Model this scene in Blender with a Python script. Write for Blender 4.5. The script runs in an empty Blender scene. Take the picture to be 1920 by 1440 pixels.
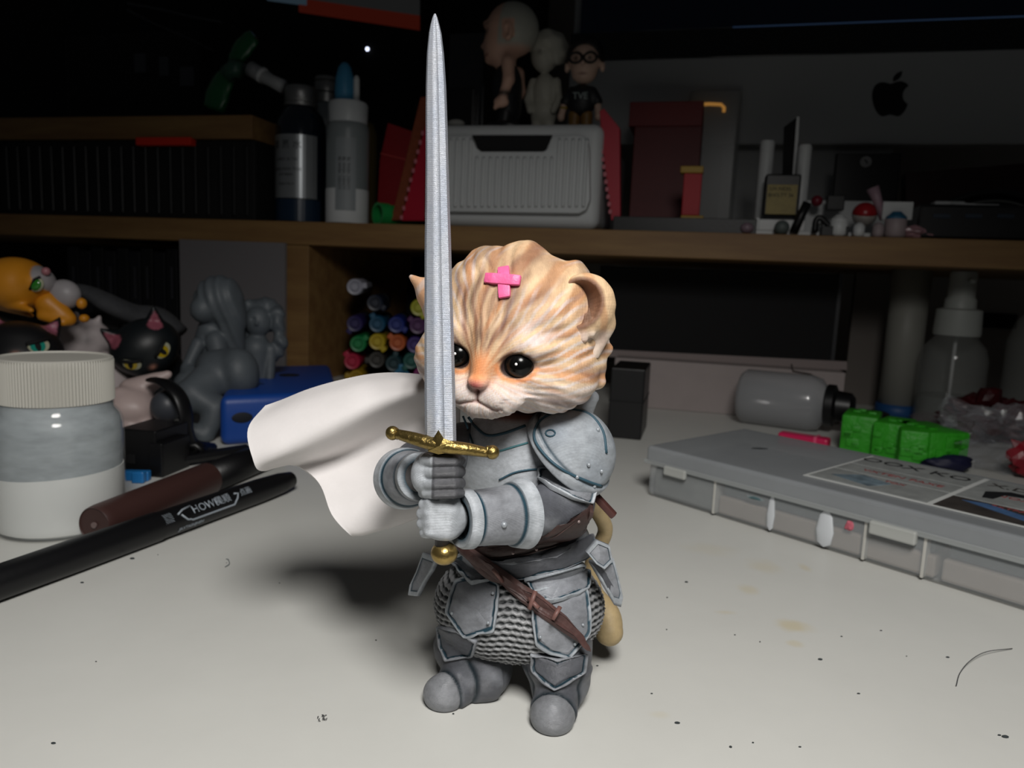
import bpy, bmesh, math, random
import numpy as np
from mathutils import Vector, Matrix, noise as mnoise
from mathutils.bvhtree import BVHTree

# ---------------------------------------------------------------- units: everything is written in centimetres, roots are scaled to metres
U = 0.01
SC = bpy.context.scene
COL = SC.collection
rnd = random.Random(7)

# ---------------------------------------------------------------- camera
FPX, PITCH, ROLL, CAMZ = 1400.0, math.radians(8.0), math.radians(2.5), 9.1
CAM = np.array([0.0, 0.0, CAMZ])
_f = np.array([0, math.cos(PITCH), -math.sin(PITCH)])
_r0 = np.array([1.0, 0, 0]); _u0 = np.array([0, math.sin(PITCH), math.cos(PITCH)])
_r = math.cos(ROLL) * _r0 + math.sin(ROLL) * _u0
_u = -math.sin(ROLL) * _r0 + math.cos(ROLL) * _u0
cam_data = bpy.data.cameras.new('camera')
cam_data.sensor_width = 36.0
cam_data.lens = FPX / 1920 * 36.0
cam_data.clip_start = 0.01; cam_data.clip_end = 20
cam_data.dof.use_dof = True
cam_data.dof.focus_distance = 0.14
cam_data.dof.aperture_fstop = 36.0
cam = bpy.data.objects.new('camera', cam_data); COL.objects.link(cam)
M = Matrix(((_r[0], _u[0], -_f[0], 0), (_r[1], _u[1], -_f[1], 0), (_r[2], _u[2], -_f[2], CAMZ * U), (0, 0, 0, 1)))
cam.matrix_world = M
SC.camera = cam
SC.view_settings.view_transform = 'Standard'
SC.view_settings.look = 'None'
SC.view_settings.gamma = 1.0
SC.view_settings.use_curve_mapping = False
SC.view_settings.exposure = 0.0

# ---------------------------------------------------------------- light: one shaded desk lamp above, a very dim room
world = bpy.data.worlds.new('room_dark'); SC.world = world; world.use_nodes = True
world.node_tree.nodes['Background'].inputs[0].default_value = (0.92, 0.96, 1.0, 1)
world.node_tree.nodes['Background'].inputs[1].default_value = 0.014
def spot(name, loc, target, watts, size, blend, radius, color):
    l = bpy.data.lights.new(name, 'SPOT'); l.energy = watts; l.spot_size = math.radians(size); l.spot_blend = blend
    l.shadow_soft_size = radius * U; l.color = color
    o = bpy.data.objects.new(name, l); COL.objects.link(o)
    o.location = Vector(loc) * U
    o.rotation_euler = (Vector(target) - Vector(loc)).to_track_quat('-Z', 'Y').to_euler()
    return o
spot('desk_lamp_light', (3.2, -8, 30.5), (-.5, 12.5, 0), 6.7, 110, 1.0, 6.0, (1.0, 0.975, 0.94))

def ray(px, py):
    d = _f + (px - 960) / FPX * _r - (py - 720) / FPX * _u
    return d
def F(px, py, Y):
    """world point (cm) seen at pixel px,py and lying at depth Y"""
    d = ray(px, py); return CAM + d * (Y / d[1])
def Z(px, py, z=0.0):
    """world point (cm) seen at px,py and lying at height z"""
    d = ray(px, py); return CAM + d * ((z - CAMZ) / d[2])
def FX(px, py, X):
    d = ray(px, py); return CAM + d * (X / d[0])
def pxcm(Y): return Y / FPX

# ---------------------------------------------------------------- materials
def lin(c):
    return tuple((x / 12.92 if x <= 0.04045 else ((x + 0.055) / 1.055) ** 2.4) for x in c)
def rgb(h):
    return lin(tuple(int(h[i:i + 2], 16) / 255 for i in (0, 2, 4)))
_mats = {}
def mat(name, color=(0.5, 0.5, 0.5), rough=0.5, metal=0.0, var=0.0, vscale=3.0, vstretch=(1, 1, 1), bump=0.0, bscale=20.0,
        bstretch=(1, 1, 1), trans=0.0, ior=1.45, attr=None, emit=None, estr=0.0, color2=None, coat=0.0, sheen=0.0, alpha=1.0, wave=None, sss=0.0):
    if name in _mats: return _mats[name]
    if isinstance(color, str): color = rgb(color)
    if isinstance(color2, str): color2 = rgb(color2)
    m = bpy.data.materials.new(name); m.use_nodes = True; _mats[name] = m
    nt = m.node_tree; b = nt.nodes['Principled BSDF']; L = nt.links.new
    b.inputs['Base Color'].default_value = (*color, 1)
    b.inputs['Roughness'].default_value = rough
    b.inputs['Metallic'].default_value = metal
    b.inputs['Transmission Weight'].default_value = trans
    b.inputs['IOR'].default_value = ior
    b.inputs['Coat Weight'].default_value = coat
    b.inputs['Alpha'].default_value = alpha
    b.inputs['Subsurface Weight'].default_value = sss
    if sss: b.inputs['Subsurface Scale'].default_value = 0.003
    if emit:
        if isinstance(emit, str): emit = rgb(emit)
        b.inputs['Emission Color'].default_value = (*emit, 1); b.inputs['Emission Strength'].default_value = estr
    tc = nt.nodes.new('ShaderNodeTexCoord')
    def mapped(st):
        mp = nt.nodes.new('ShaderNodeMapping'); mp.inputs['Scale'].default_value = st
        L(tc.outputs['Object'], mp.inputs['Vector']); return mp.outputs['Vector']
    src = None
    if attr:
        a = nt.nodes.new('ShaderNodeAttribute'); a.attribute_name = attr; src = a.outputs['Color']
    if var > 0 or color2 is not None:
        n = nt.nodes.new('ShaderNodeTexNoise'); n.inputs['Scale'].default_value = vscale; n.inputs['Detail'].default_value = 5
        n.inputs['Roughness'].default_value = 0.65
        L(mapped(vstretch), n.inputs['Vector'])
        mx = nt.nodes.new('ShaderNodeMix'); mx.data_type = 'RGBA'
        if color2 is not None:
            rr = nt.nodes.new('ShaderNodeValToRGB'); rr.color_ramp.elements[0].position = 0.35; rr.color_ramp.elements[1].position = 0.65
            L(n.outputs['Fac'], rr.inputs['Fac']); L(rr.outputs['Color'], mx.inputs['Factor'])
            mx.inputs['A'].default_value = (*color, 1); mx.inputs['B'].default_value = (*color2, 1)
        else:
            mx.blend_type = 'MULTIPLY'; mx.inputs['Factor'].default_value = 1.0
            rr = nt.nodes.new('ShaderNodeMapRange'); rr.inputs['From Min'].default_value = 0.3; rr.inputs['From Max'].default_value = 0.7
            rr.inputs['To Min'].default_value = 1 - var; rr.inputs['To Max'].default_value = 1 + var * 0.5
            L(n.outputs['Fac'], rr.inputs['Value'])
            if src is not None: L(src, mx.inputs['A'])
            else: mx.inputs['A'].default_value = (*color, 1)
            L(rr.outputs['Result'], mx.inputs['B'])
        src = mx.outputs['Result']
    if src is not None: L(src, b.inputs['Base Color'])
    if bump > 0 or wave:
        bp = nt.nodes.new('ShaderNodeBump'); bp.inputs['Strength'].default_value = 1.0; bp.inputs['Distance'].default_value = (bump or wave[1]) * U
        if wave:
            w = nt.nodes.new('ShaderNodeTexWave'); w.wave_type = 'BANDS'; w.bands_direction = wave[2] if len(wave) > 2 else 'Z'
            w.inputs['Scale'].default_value = wave[0]; w.inputs['Distortion'].default_value = wave[3] if len(wave) > 3 else 0.4; w.inputs['Detail'].default_value = 1.0
            L(tc.outputs['Object'], w.inputs['Vector'])
            if bump > 0:
                n2 = nt.nodes.new('ShaderNodeTexNoise'); n2.inputs['Scale'].default_value = bscale; n2.inputs['Detail'].default_value = 4
                L(mapped(bstretch), n2.inputs['Vector'])
                ad = nt.nodes.new('ShaderNodeMath'); ad.operation = 'MULTIPLY_ADD'; ad.inputs[1].default_value = wave[1] / bump
                L(w.outputs['Fac'], ad.inputs[0]); L(n2.outputs['Fac'], ad.inputs[2]); L(ad.outputs[0], bp.inputs['Height'])
            else: L(w.outputs['Fac'], bp.inputs['Height'])
        else:
            n2 = nt.nodes.new('ShaderNodeTexNoise'); n2.inputs['Scale'].default_value = bscale; n2.inputs['Detail'].default_value = 4
            L(mapped(bstretch), n2.inputs['Vector']); L(n2.outputs['Fac'], bp.inputs['Height'])
        L(bp.outputs['Normal'], b.inputs['Normal'])
    return m

# ---------------------------------------------------------------- objects
def meta(o, label=None, cat=None, group=None, kind=None):
    if label: o['label'] = label
    if cat: o['category'] = cat
    if group: o['group'] = group
    if kind: o['kind'] = kind
    return o
def thing(name, label, cat, loc=(0, 0, 0), rotz=0.0, group=None, rot=None, kind=None):
    o = bpy.data.objects.new(name, None); COL.objects.link(o)
    o.empty_display_size = 0.5
    o.location = Vector([float(v) for v in loc]) * U; o.scale = (U, U, U)
    o.rotation_euler = rot if rot is not None else (0, 0, rotz)
    return meta(o, label, cat, group, kind)
def link(name, me, m=None, parent=None, loc=None, rot=None, smooth=False, label=None, cat=None, group=None, kind=None):
    o = bpy.data.objects.new(name, me); COL.objects.link(o)
    if m is not None and len(me.materials) == 0: me.materials.append(m)
    if parent is not None: o.parent = parent
    else: o.scale = (U, U, U)
    if loc is not None: o.location = Vector([float(v) for v in loc]) * (1 if parent is not None else U)
    if rot is not None: o.rotation_euler = rot
    if smooth: me.polygons.foreach_set('use_smooth', [True] * len(me.polygons))
    return meta(o, label, cat, group, kind)
def part(name, bm_or_me, m, parent, smooth=False, label=None, kind=None, loc=None, rot=None):
    me = bm_or_me
    if isinstance(me, bmesh.types.BMesh): me = done(me, name)
    return link(name, me, m, parent, loc, rot, smooth, label, None, None, kind)
def solo(name, bm_or_me, m, label, cat, loc=None, rot=None, smooth=False, group=None, kind=None):
    me = bm_or_me
    if isinstance(me, bmesh.types.BMesh): me = done(me, name)
    return link(name, me, m, None, loc, rot, smooth, label, cat, group, kind)
def copy_tree(o, parent=None, loc=None, rot=None, label=None):
    c = o.copy(); COL.objects.link(c)
    if parent is not None: c.parent = parent
    if loc is not None: c.location = Vector([float(v) for v in loc]) * U
    if rot is not None: c.rotation_euler = rot
    if label: c['label'] = label
    for ch in list(o.children): copy_tree(ch, c)
    return c
def done(bm, name='mesh'):
    me = bpy.data.meshes.new(name); bm.to_mesh(me); bm.free(); return me
def shade(me, ang=35):
    me.polygons.foreach_set('use_smooth', [True] * len(me.polygons))
    try: me.set_sharp_from_angle(angle=math.radians(ang))
    except Exception: pass
    return me
def nb(): return bmesh.new()
def add(bm, src, mtx=None):
    me = bpy.data.meshes.new('t'); src.to_mesh(me); src.free()
    if mtx is not None: me.transform(mtx)
    bm.from_mesh(me); bpy.data.meshes.remove(me); return bm
def box(x0, x1, y0, y1, z0, z1, bev=0.0, seg=2, bm=None, mtx=None):
    b = bmesh.new(); bmesh.ops.create_cube(b, size=1.0)
    for v in b.verts:
        v.co = Vector(((x0 + x1) / 2 + v.co.x * (x1 - x0), (y0 + y1) / 2 + v.co.y * (y1 - y0), (z0 + z1) / 2 + v.co.z * (z1 - z0)))
    if bev > 0:
        bmesh.ops.bevel(b, geom=list(b.edges), offset=bev, segments=seg, profile=0.5, affect='EDGES')
    if bm is None:
        if mtx is not None: b.transform(mtx)
        return b
    return add(bm, b, mtx)
def lathe(prof, n=48, bm=None, mtx=None, capb=True, capt=True, wob=None):
    """prof: list of (r,z); wob(k, r, z, ang)->r for fluted shapes"""
    b = bm if (bm is not None and mtx is None) else bmesh.new()
    rings = []
    for k, (r, z) in enumerate(prof):
        ring = []
        for i in range(n):
            a = 2 * math.pi * i / n
            rr = wob(k, r, z, a) if wob else r
            ring.append(b.verts.new((rr * math.cos(a), rr * math.sin(a), z)))
        rings.append(ring)
    for k in range(len(rings) - 1):
        for i in range(n):
            j = (i + 1) % n
            b.faces.new((rings[k][i], rings[k][j], rings[k + 1][j], rings[k + 1][i]))
    if capb: b.faces.new(list(reversed(rings[0])))
    if capt: b.faces.new(rings[-1])
    if mtx is not None:
        if bm is None: b.transform(mtx); return b
        return add(bm, b, mtx)
    return b
def axis_mtx(a, b, up=None):
    """matrix taking +Z to a->b, origin at a"""
    a = Vector([float(x) for x in a]); b = Vector([float(x) for x in b]); d = (b - a)
    q = d.to_track_quat('Z', 'Y')
    return Matrix.Translation(a) @ q.to_matrix().to_4x4()
def tube(pts, r, n=10, bm=None, caps=True, flat=None):
    """tube along points; r number or list; flat=(sx, sy) cross-section scale"""
    b = bm if bm is not None else bmesh.new()
    P = [Vector([float(x) for x in p]) for p in pts]; N = len(P)
    R = [r] * N if not isinstance(r, (list, tuple, np.ndarray)) else list(r)
    T = [(P[min(i + 1, N - 1)] - P[max(i - 1, 0)]).normalized() for i in range(N)]
    up = Vector((0, 0, 1)) if abs(T[0].z) < 0.9 else Vector((0, 1, 0))
    X = T[0].cross(up).normalized(); rings = []
    for i in range(N):
        X = (X - T[i] * X.dot(T[i])).normalized(); Yv = T[i].cross(X)
        sx, sy = flat if flat else (1, 1)
        rings.append([b.verts.new(P[i] + (X * math.cos(2 * math.pi * k / n) * sx + Yv * math.sin(2 * math.pi * k / n) * sy) * R[i]) for k in range(n)])
    for i in range(N - 1):
        for k in range(n):
            j = (k + 1) % n
            b.faces.new((rings[i][k], rings[i][j], rings[i + 1][j], rings[i + 1][k]))
    if caps:
        b.faces.new(list(reversed(rings[0]))); b.faces.new(rings[-1])
    return b
def ball(c, r, seg=24, rings=16, bm=None, scale=(1, 1, 1), rot=None):
    b = bmesh.new(); bmesh.ops.create_uvsphere(b, u_segments=seg, v_segments=rings, radius=1.0)
    m = Matrix.Translation(Vector([float(x) for x in c])) @ (rot.to_4x4() if rot is not None else Matrix()) @ Matrix.Diagonal((r * scale[0], r * scale[1], r * scale[2], 1))
    if bm is None: b.transform(m); return b
    return add(bm, b, m)
def prism(poly, z0, z1, bm=None, mtx=None, bev=0.0):
    b = bmesh.new()
    lo = [b.verts.new((x, y, z0)) for x, y in poly]; hi = [b.verts.new((x, y, z1)) for x, y in poly]
    b.faces.new(list(reversed(lo))); b.faces.new(hi); n = len(poly)
    for i in range(n):
        b.faces.new((lo[i], lo[(i + 1) % n], hi[(i + 1) % n], hi[i]))
    bmesh.ops.recalc_face_normals(b, faces=b.faces)
    if bev > 0: bmesh.ops.bevel(b, geom=list(b.edges), offset=bev, segments=2, profile=0.5, affect='EDGES')
    if bm is None:
        if mtx is not None: b.transform(mtx)
        return b
    return add(bm, b, mtx)
def catmull(P, n):
    P = [np.array(p, float) for p in P]; out = []
    Q = [2 * P[0] - P[1]] + P + [2 * P[-1] - P[-2]]
    for i in range(1, len(Q) - 2):
        for k in range(n):
            t = k / n
            out.append(0.5 * ((2 * Q[i]) + (-Q[i - 1] + Q[i + 1]) * t + (2 * Q[i - 1] - 5 * Q[i] + 4 * Q[i + 1] - Q[i + 2]) * t ** 2 + (-Q[i - 1] + 3 * Q[i] - 3 * Q[i + 1] + Q[i + 2]) * t ** 3))
    out.append(P[-1]); return out
def text_bm(s, size, depth=0.004):
    cu = bpy.data.curves.new('t', 'FONT'); cu.body = s; cu.size = size; cu.align_x = 'CENTER'; cu.align_y = 'CENTER'; cu.extrude = depth
    cu.resolution_u = 2
    o = bpy.data.objects.new('t', cu); COL.objects.link(o)
    dg = bpy.context.evaluated_depsgraph_get(); me = bpy.data.meshes.new_from_object(o.evaluated_get(dg))
    b = bmesh.new(); b.from_mesh(me); bpy.data.objects.remove(o); bpy.data.curves.remove(cu); bpy.data.meshes.remove(me)
    return b

# ---------------------------------------------------------------- signed distance modelling (numpy) -> mesh through OpenVDB
import openvdb as vdb
def V(*a): return np.array(a, np.float32)
def ell(P, c, r, R=None):
    q = P - V(*c)
    if R is not None: q = q @ np.asarray(R, np.float32)
    r = V(*r); k0 = np.linalg.norm(q / r, axis=-1); k1 = np.linalg.norm(q / (r * r), axis=-1)
    return k0 * (k0 - 1) / np.maximum(k1, 1e-6)
def cone(P, a, b, ra, rb):
    a = V(*a); b = V(*b); d = b - a; t = np.clip(((P - a) @ d) / float(d @ d), 0, 1)
    return np.linalg.norm(P - a - t[..., None] * d, axis=-1) - (ra + (rb - ra) * t)
def sbox(P, c, h, R=None, rd=0.05):
    q = P - V(*c)
    if R is not None: q = q @ np.asarray(R, np.float32)
    q = np.abs(q) - (V(*h) - rd)
    return np.linalg.norm(np.maximum(q, 0), axis=-1) + np.minimum(q.max(-1), 0) - rd
def smin(a, b, k=0.1):
    h = np.clip(0.5 + 0.5 * (b - a) / k, 0, 1); return b + (a - b) * h - k * h * (1 - h)
def smax(a, b, k=0.1): return -smin(-a, -b, k)
def rotm(x=0, y=0, z=0):
    return np.array((Matrix.Rotation(math.radians(z), 3, 'Z') @ Matrix.Rotation(math.radians(y), 3, 'Y') @ Matrix.Rotation(math.radians(x), 3, 'X')), np.float32)
def vnoise(P, scale, seed=0.0, oct=2):
    """cheap smooth pseudo noise from sines, -1..1"""
    x, y, z = (P[..., i] * scale + seed * (1.7 + i) for i in range(3)); o = 0; a = 1.0; t = 0
    for k in range(oct):
        o = o + a * (np.sin(x * 1.0 + 1.3 * np.sin(y * 1.1 + seed)) * np.cos(z * 0.9 + 1.1 * np.sin(x * 0.7)) + np.sin(y * 1.2 + 1.2 * np.sin(z * 1.3 + 2 * seed)) * 0.6) / 1.6
        t += a; a *= 0.5; x, y, z = x * 2.1 + 3.1, y * 2.03 + 1.7, z * 1.97 + 5.2
    return o / t
def sdf_mesh(fn, lo, hi, vox, name='sdf', color=None, smooth=0):
    lo = np.array(lo, float); hi = np.array(hi, float); n = np.ceil((hi - lo) / vox).astype(int) + 1
    ax = [lo[i] + vox * np.arange(n[i]) for i in range(3)]
    A = np.empty(tuple(n), np.float32)
    for i0 in range(0, n[0], 24):
        g = np.stack(np.meshgrid(ax[0][i0:i0 + 24], ax[1], ax[2], indexing='ij'), -1).astype(np.float32)
        A[i0:i0 + 24] = fn(g)
    G = vdb.FloatGrid(vox * 3); G.copyFromArray(np.clip(A, -3 * vox, 3 * vox))
    p, _t, q = G.convertToPolygons(isovalue=0.0, adaptivity=0.0)
    p = p * vox + lo
    me = bpy.data.meshes.new(name); me.vertices.add(len(p)); me.vertices.foreach_set('co', p.astype(np.float32).ravel())
    q = q[:, ::-1]
    me.loops.add(len(q) * 4); me.loops.foreach_set('vertex_index', q.ravel().astype(np.int32))
    me.polygons.add(len(q)); me.polygons.foreach_set('loop_start', np.arange(len(q), dtype=np.int32) * 4)
    me.update(calc_edges=True)
    me.polygons.foreach_set('use_smooth', [True] * len(q))
    if color is not None: paint(me, color)
    return me
def coords(me):
    a = np.empty(len(me.vertices) * 3, np.float32); me.vertices.foreach_get('co', a); return a.reshape(-1, 3)
def normals(me):
    a = np.empty(len(me.vertices) * 3, np.float32); me.vertices.foreach_get('normal', a); return a.reshape(-1, 3)
def paint(me, color):
    p = coords(me); c = color(p) if callable(color) else np.tile(np.array(color, np.float32), (len(p), 1))
    at = me.color_attributes.new('paint', 'FLOAT_COLOR', 'POINT')
    at.data.foreach_set('color', np.concatenate([np.clip(c, 0, 1), np.ones((len(p), 1))], 1).astype(np.float32).ravel())
def mixc(a, b, t): t = np.clip(t, 0, 1)[..., None]; return a * (1 - t) + np.array(b, np.float32) * t
def step(x, a, b): t = np.clip((x - a) / (b - a), 0, 1); return t * t * (3 - 2 * t)
def bvh_of(meshes):
    vs = []; fs = []; k = 0
    for me in meshes:
        p = coords(me); vs += [tuple(map(float, x)) for x in p]
        fs += [tuple(v + k for v in f.vertices) for f in me.polygons]; k += len(p)
    return BVHTree.FromPolygons(vs, fs)
def wrap_plate(name, outline, bvh, m, parent, off=0.03, th=0.06, rim=0.06, rim_h=0.03, cols=None, defY=15.0, line=0.03, n=90, smooth_it=3, label=None, surf=None, base=None, flat=0.0, spec=None):
    """plate whose outline is seen at these pixels, laid on the body surface (bvh), with real thickness, a raised rim and a painted groove"""
    # resample outline
    pts = [np.array(p, float) for p in outline]; N0 = len(pts)
    seg = [np.linalg.norm(pts[(i + 1) % N0] - pts[i]) for i in range(N0)]; tot = sum(seg); ring = []
    for i in range(N0):
        k = max(1, int(round(seg[i] / tot * n)))
        for j in range(k): ring.append(pts[i] + (pts[(i + 1) % N0] - pts[i]) * j / k)
    ring = np.array(ring); Nn = len(ring); c = ring.mean(0)
    for _ in range(1): ring = 0.6 * ring + 0.2 * np.roll(ring, 1, 0) + 0.2 * np.roll(ring, -1, 0)
    S = [1.0, 0.97, 0.94, 0.91, 0.88, 0.85, 0.82, 0.79, 0.75, 0.7, 0.6, 0.5, 0.38, 0.25, 0.12]
    hitd = np.zeros((len(S) + 1, Nn)); cy = defY
    def hit(p):
        d = ray(p[0], p[1]); dl = Vector([float(x) for x in d]).normalized()
        h = bvh.ray_cast(Vector((0, 0, CAMZ)), dl)
        return h[0].y if h[0] is not None else None
    grid = [[c + (ring[i] - c) * s for i in range(Nn)] for s in S] + [[c] * Nn]
    D = np.full((len(S) + 1, Nn), np.nan)
    for a in range(len(grid)):
        for i in range(Nn):
            h = hit(grid[a][i])
            if h is not None and abs(h - defY) < 2.2: D[a, i] = h
    D[np.isnan(D)] = np.nan if not np.isnan(D).all() else defY
    fill = np.nanmedian(D)
    if flat > 0:
        # least squares plane in pixel space blended in
        G2 = np.array(grid).reshape(-1, 2); Dm = D.reshape(-1); ok = ~np.isnan(Dm)
        A_ = np.c_[G2, np.ones(len(G2)), G2[:, 0] ** 2, G2[:, 1] ** 2, G2[:, 0] * G2[:, 1]]
        sol = np.linalg.lstsq(A_[ok], Dm[ok], rcond=None)[0]; fit = (A_ @ sol).reshape(D.shape)
        D = np.where(np.isnan(D), fit, D * (1 - flat) + fit * flat)
    for a in range(len(grid) - 2, -1, -1):
        D[a] = np.where(np.isnan(D[a]), D[a + 1], D[a])
    D = np.where(np.isnan(D), fill, D)
    for _ in range(smooth_it):
        E = D.copy(); E[1:-1] = (D[:-2] + D[2:] + 2 * D[1:-1]) / 4
        E[-1] = D[-2].mean(); D = 0.5 * E + 0.25 * np.roll(E, 1, 1) + 0.25 * np.roll(E, -1, 1)
    R = np.array([[F(grid[a][i][0], grid[a][i][1], D[a, i]) for i in range(Nn)] for a in range(len(grid))])
    # normals toward the viewer side from the grid
    dA = np.gradient(R, axis=0); dI = (np.roll(R, -1, 1) - np.roll(R, 1, 1)) / 2
    Nm = np.cross(dA, dI); Nm /= np.maximum(np.linalg.norm(Nm, axis=-1, keepdims=True), 1e-9)
    tocam = CAM - R; sgn = np.sign((Nm * tocam).sum(-1, keepdims=True)); sgn[sgn == 0] = 1; Nm *= sgn
    Nm[-1] = Nm[-2].mean(0); Nm[-1] /= np.linalg.norm(Nm[-1, 0])
    for _ in range(3):
        E = (Nm + np.roll(Nm, 1, 1) + np.roll(Nm, -1, 1)); E[1:-1] += Nm[:-2] + Nm[2:]; Nm = E / np.maximum(np.linalg.norm(E, axis=-1, keepdims=True), 1e-9)
    edge = np.linalg.norm(R - R[0][None], axis=-1)    # distance from the edge
    h = off + th + np.where(edge < rim, rim_h, 0) * 1.0
    h = h - np.where(np.abs(edge - rim - line / 2) < line, 0.02, 0)
    h[0] -= 0.012
    T = R + Nm * h[..., None]; B = R + Nm * (off - 0.03)
    verts = []; cols_ = []
    cc = cols or (CSTEEL, CRIM, CLINE)
    for a in range(len(S)):
        for i in range(Nn):
            verts.append(T[a, i]); e = edge[a, i]
            col = cc[1] if e < rim - line * 0.3 else (cc[2] if e < rim + line else cc[0])
            cols_.append(col)
    ci = len(verts); verts.append(T[-1, 0]); cols_.append(cc[0])
    bi = len(verts)
    for a in (0, 6, 12):
        for i in range(Nn): verts.append(B[a, i]); cols_.append(cc[2] if a else cc[1])
    bc = len(verts); verts.append(B[-1, 0]); cols_.append(cc[2])
    faces = []
    for a in range(len(S) - 1):
        for i in range(Nn):
            j = (i + 1) % Nn; faces.append((a * Nn + i, a * Nn + j, (a + 1) * Nn + j, (a + 1) * Nn + i))
    for i in range(Nn):
        j = (i + 1) % Nn; l = (len(S) - 1) * Nn
        faces.append((l + i, l + j, ci)); faces.append((bi + i, bi + j, j, i))
        for k in (0, 1): faces.append((bi + (k + 1) * Nn + i, bi + (k + 1) * Nn + j, bi + k * Nn + j, bi + k * Nn + i))
        faces.append((bi + 2 * Nn + j, bi + 2 * Nn + i, bc))
    me = bpy.data.meshes.new(name); me.from_pydata([tuple(map(float, v)) for v in verts], [], faces); me.update()
    b = bmesh.new(); b.from_mesh(me); bmesh.ops.recalc_face_normals(b, faces=b.faces); b.to_mesh(me); b.free()
    at = me.color_attributes.new('paint', 'FLOAT_COLOR', 'POINT')
    at.data.foreach_set('color', np.concatenate([np.array(cols_), np.ones((len(cols_), 1))], 1).astype(np.float32).ravel())
    shade(me, 50)
    o = part(name, me, m, parent, label=label)
    return o
# ================================================================ desk frame: x along the riser's front edge, y into depth, z up
YAW = math.radians(-14.0); ORG = np.array([0.0, 55.5, 0.0]); HB, HT = 11.05, 12.85
EX = np.array([math.cos(YAW), math.sin(YAW), 0.0]); EN = np.array([-math.sin(YAW), math.cos(YAW), 0.0])
def D(px, py, o=0.0):
    """(x, z) in the desk frame of what is seen at px,py at distance o behind the riser's front"""
    d = ray(px, py); t = (o - (CAM - ORG) @ EN) / (d @ EN); p = CAM + d * t - ORG
    return float(p @ EX), float(p[2])
def DZ(px, py, z=0.0):
    """(x, y) in the desk frame of what is seen at px,py at height z"""
    p = Z(px, py, z) - ORG; return float(p @ EX), float(p @ EN)
def W(x, y, z): return ORG + EX * x + EN * y + np.array([0, 0, z])
def dthing(name, label, cat, group=None, kind=None):
    return thing(name, label, cat, ORG, YAW, group, kind=kind)
def dsolo(name, bm, m, label, cat, smooth=False, group=None, kind=None):
    return solo(name, bm, m, label, cat, ORG, (0, 0, YAW), smooth, group, kind)
def slab(px0, px1, py0, py1, o, dep, bev=.05, z0=None, bm=None, seg=2):
    """box whose front face is seen between these pixels, at distance o behind the riser front, dep deep"""
    x0, _z = D(px0, (py0 + py1) / 2, o); x1, _z = D(px1, (py0 + py1) / 2, o); xm = (px0 + px1) / 2
    return box(x0, x1, o, o + dep, D(xm, py1, o)[1] if z0 is None else z0, D(xm, py0, o)[1], bev, seg, bm)

M_DESK = mat('desk_laminate', color='cbcbc6', rough=.42, var=.035, vscale=.25)
M_WALL = mat('wall_paint', color='9a938c', rough=.85, var=.05, vscale=.3)
M_WOOD = mat('pine_wood', color='86683f', color2='735432', rough=.55, vscale=.5, vstretch=(.2, 2, 2), bump=.01, bscale=3, bstretch=(.3, 4, 4))
M_BLACK = mat('black_plastic', color='0c0c0e', rough=.4, bump=.004, bscale=5)
M_MATT = mat('matt_black', color='08080a', rough=.8)
M_WHITE = mat('white_plastic', color='c9cbcb', rough=.4)
M_CLEAR = mat('clear_plastic', color=(.93, .95, .96), rough=.06, trans=1.0, ior=1.2)

# stains and specks live in the laminate's own colour
def desk_material():
    nt = M_DESK.node_tree; L = nt.links.new; b = nt.nodes['Principled BSDF']; src = b.inputs['Base Color'].links[0].from_socket
    tc = nt.nodes.new('ShaderNodeTexCoord')
    for px, py, rx, ry, s in ((1490, 1175, 1.0, .9, .9), (1400, 1105, .7, .8, .6), (1432, 1062, 1.2, 1.4, .45), (1510, 1065, .4, .9, .6), (1360, 1148, .8, .3, .5), (1490, 1207, .5, .4, .6), (1330, 1030, 2.0, 1.5, .25), (1235, 1340, .5, .3, .3)):
        p = Z(px, py); mp = nt.nodes.new('ShaderNodeMapping'); mp.vector_type = 'TEXTURE'
        mp.inputs['Location'].default_value = (p[0], p[1], 0); mp.inputs['Scale'].default_value = (rx * .62, ry * .62, 1)
        L(tc.outputs['Object'], mp.inputs['Vector'])
        n = nt.nodes.new('ShaderNodeTexNoise'); n.inputs['Scale'].default_value = 1.6; n.inputs['Detail'].default_value = 4; L(tc.outputs['Object'], n.inputs['Vector'])
        l = nt.nodes.new('ShaderNodeVectorMath'); l.operation = 'LENGTH'
        fl = nt.nodes.new('ShaderNodeVectorMath'); fl.operation = 'MULTIPLY'; fl.inputs[1].default_value = (1, 1, 0); L(mp.outputs['Vector'], fl.inputs[0]); L(fl.outputs[0], l.inputs[0])
        a = nt.nodes.new('ShaderNodeMath'); a.operation = 'SUBTRACT'; L(l.outputs['Value'], a.inputs[0]); L(n.outputs['Fac'], a.inputs[1])
        r = nt.nodes.new('ShaderNodeMapRange'); r.inputs['From Min'].default_value = -.35; r.inputs['From Max'].default_value = .5; r.inputs['To Min'].default_value = .42 * s; r.inputs['To Max'].default_value = 0
        r.interpolation_type = 'SMOOTHSTEP'; L(a.outputs[0], r.inputs['Value'])
        mx = nt.nodes.new('ShaderNodeMix'); mx.data_type = 'RGBA'; L(r.outputs['Result'], mx.inputs['Factor']); L(src, mx.inputs['A']); mx.inputs['B'].default_value = (*rgb('c2ab62'), 1)
        src = mx.outputs['Result']
    L(src, b.inputs['Base Color'])
desk_material()
desk = thing('desk', 'white laminate desk top with faint yellow stains', 'desk', kind='structure')
dm = box(-85, 75, -50, 34, -2.5, 0, .12); dm.transform(Matrix.Translation(Vector(ORG)) @ Matrix.Rotation(YAW, 4, 'Z'))
part('desk_top', dm, M_DESK, desk)
wl = box(-110, 90, 34, 36, -60, 110, 0); dsolo('wall_back', wl, M_WALL, 'plain dim wall behind the desk', 'wall', kind='structure')

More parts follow.
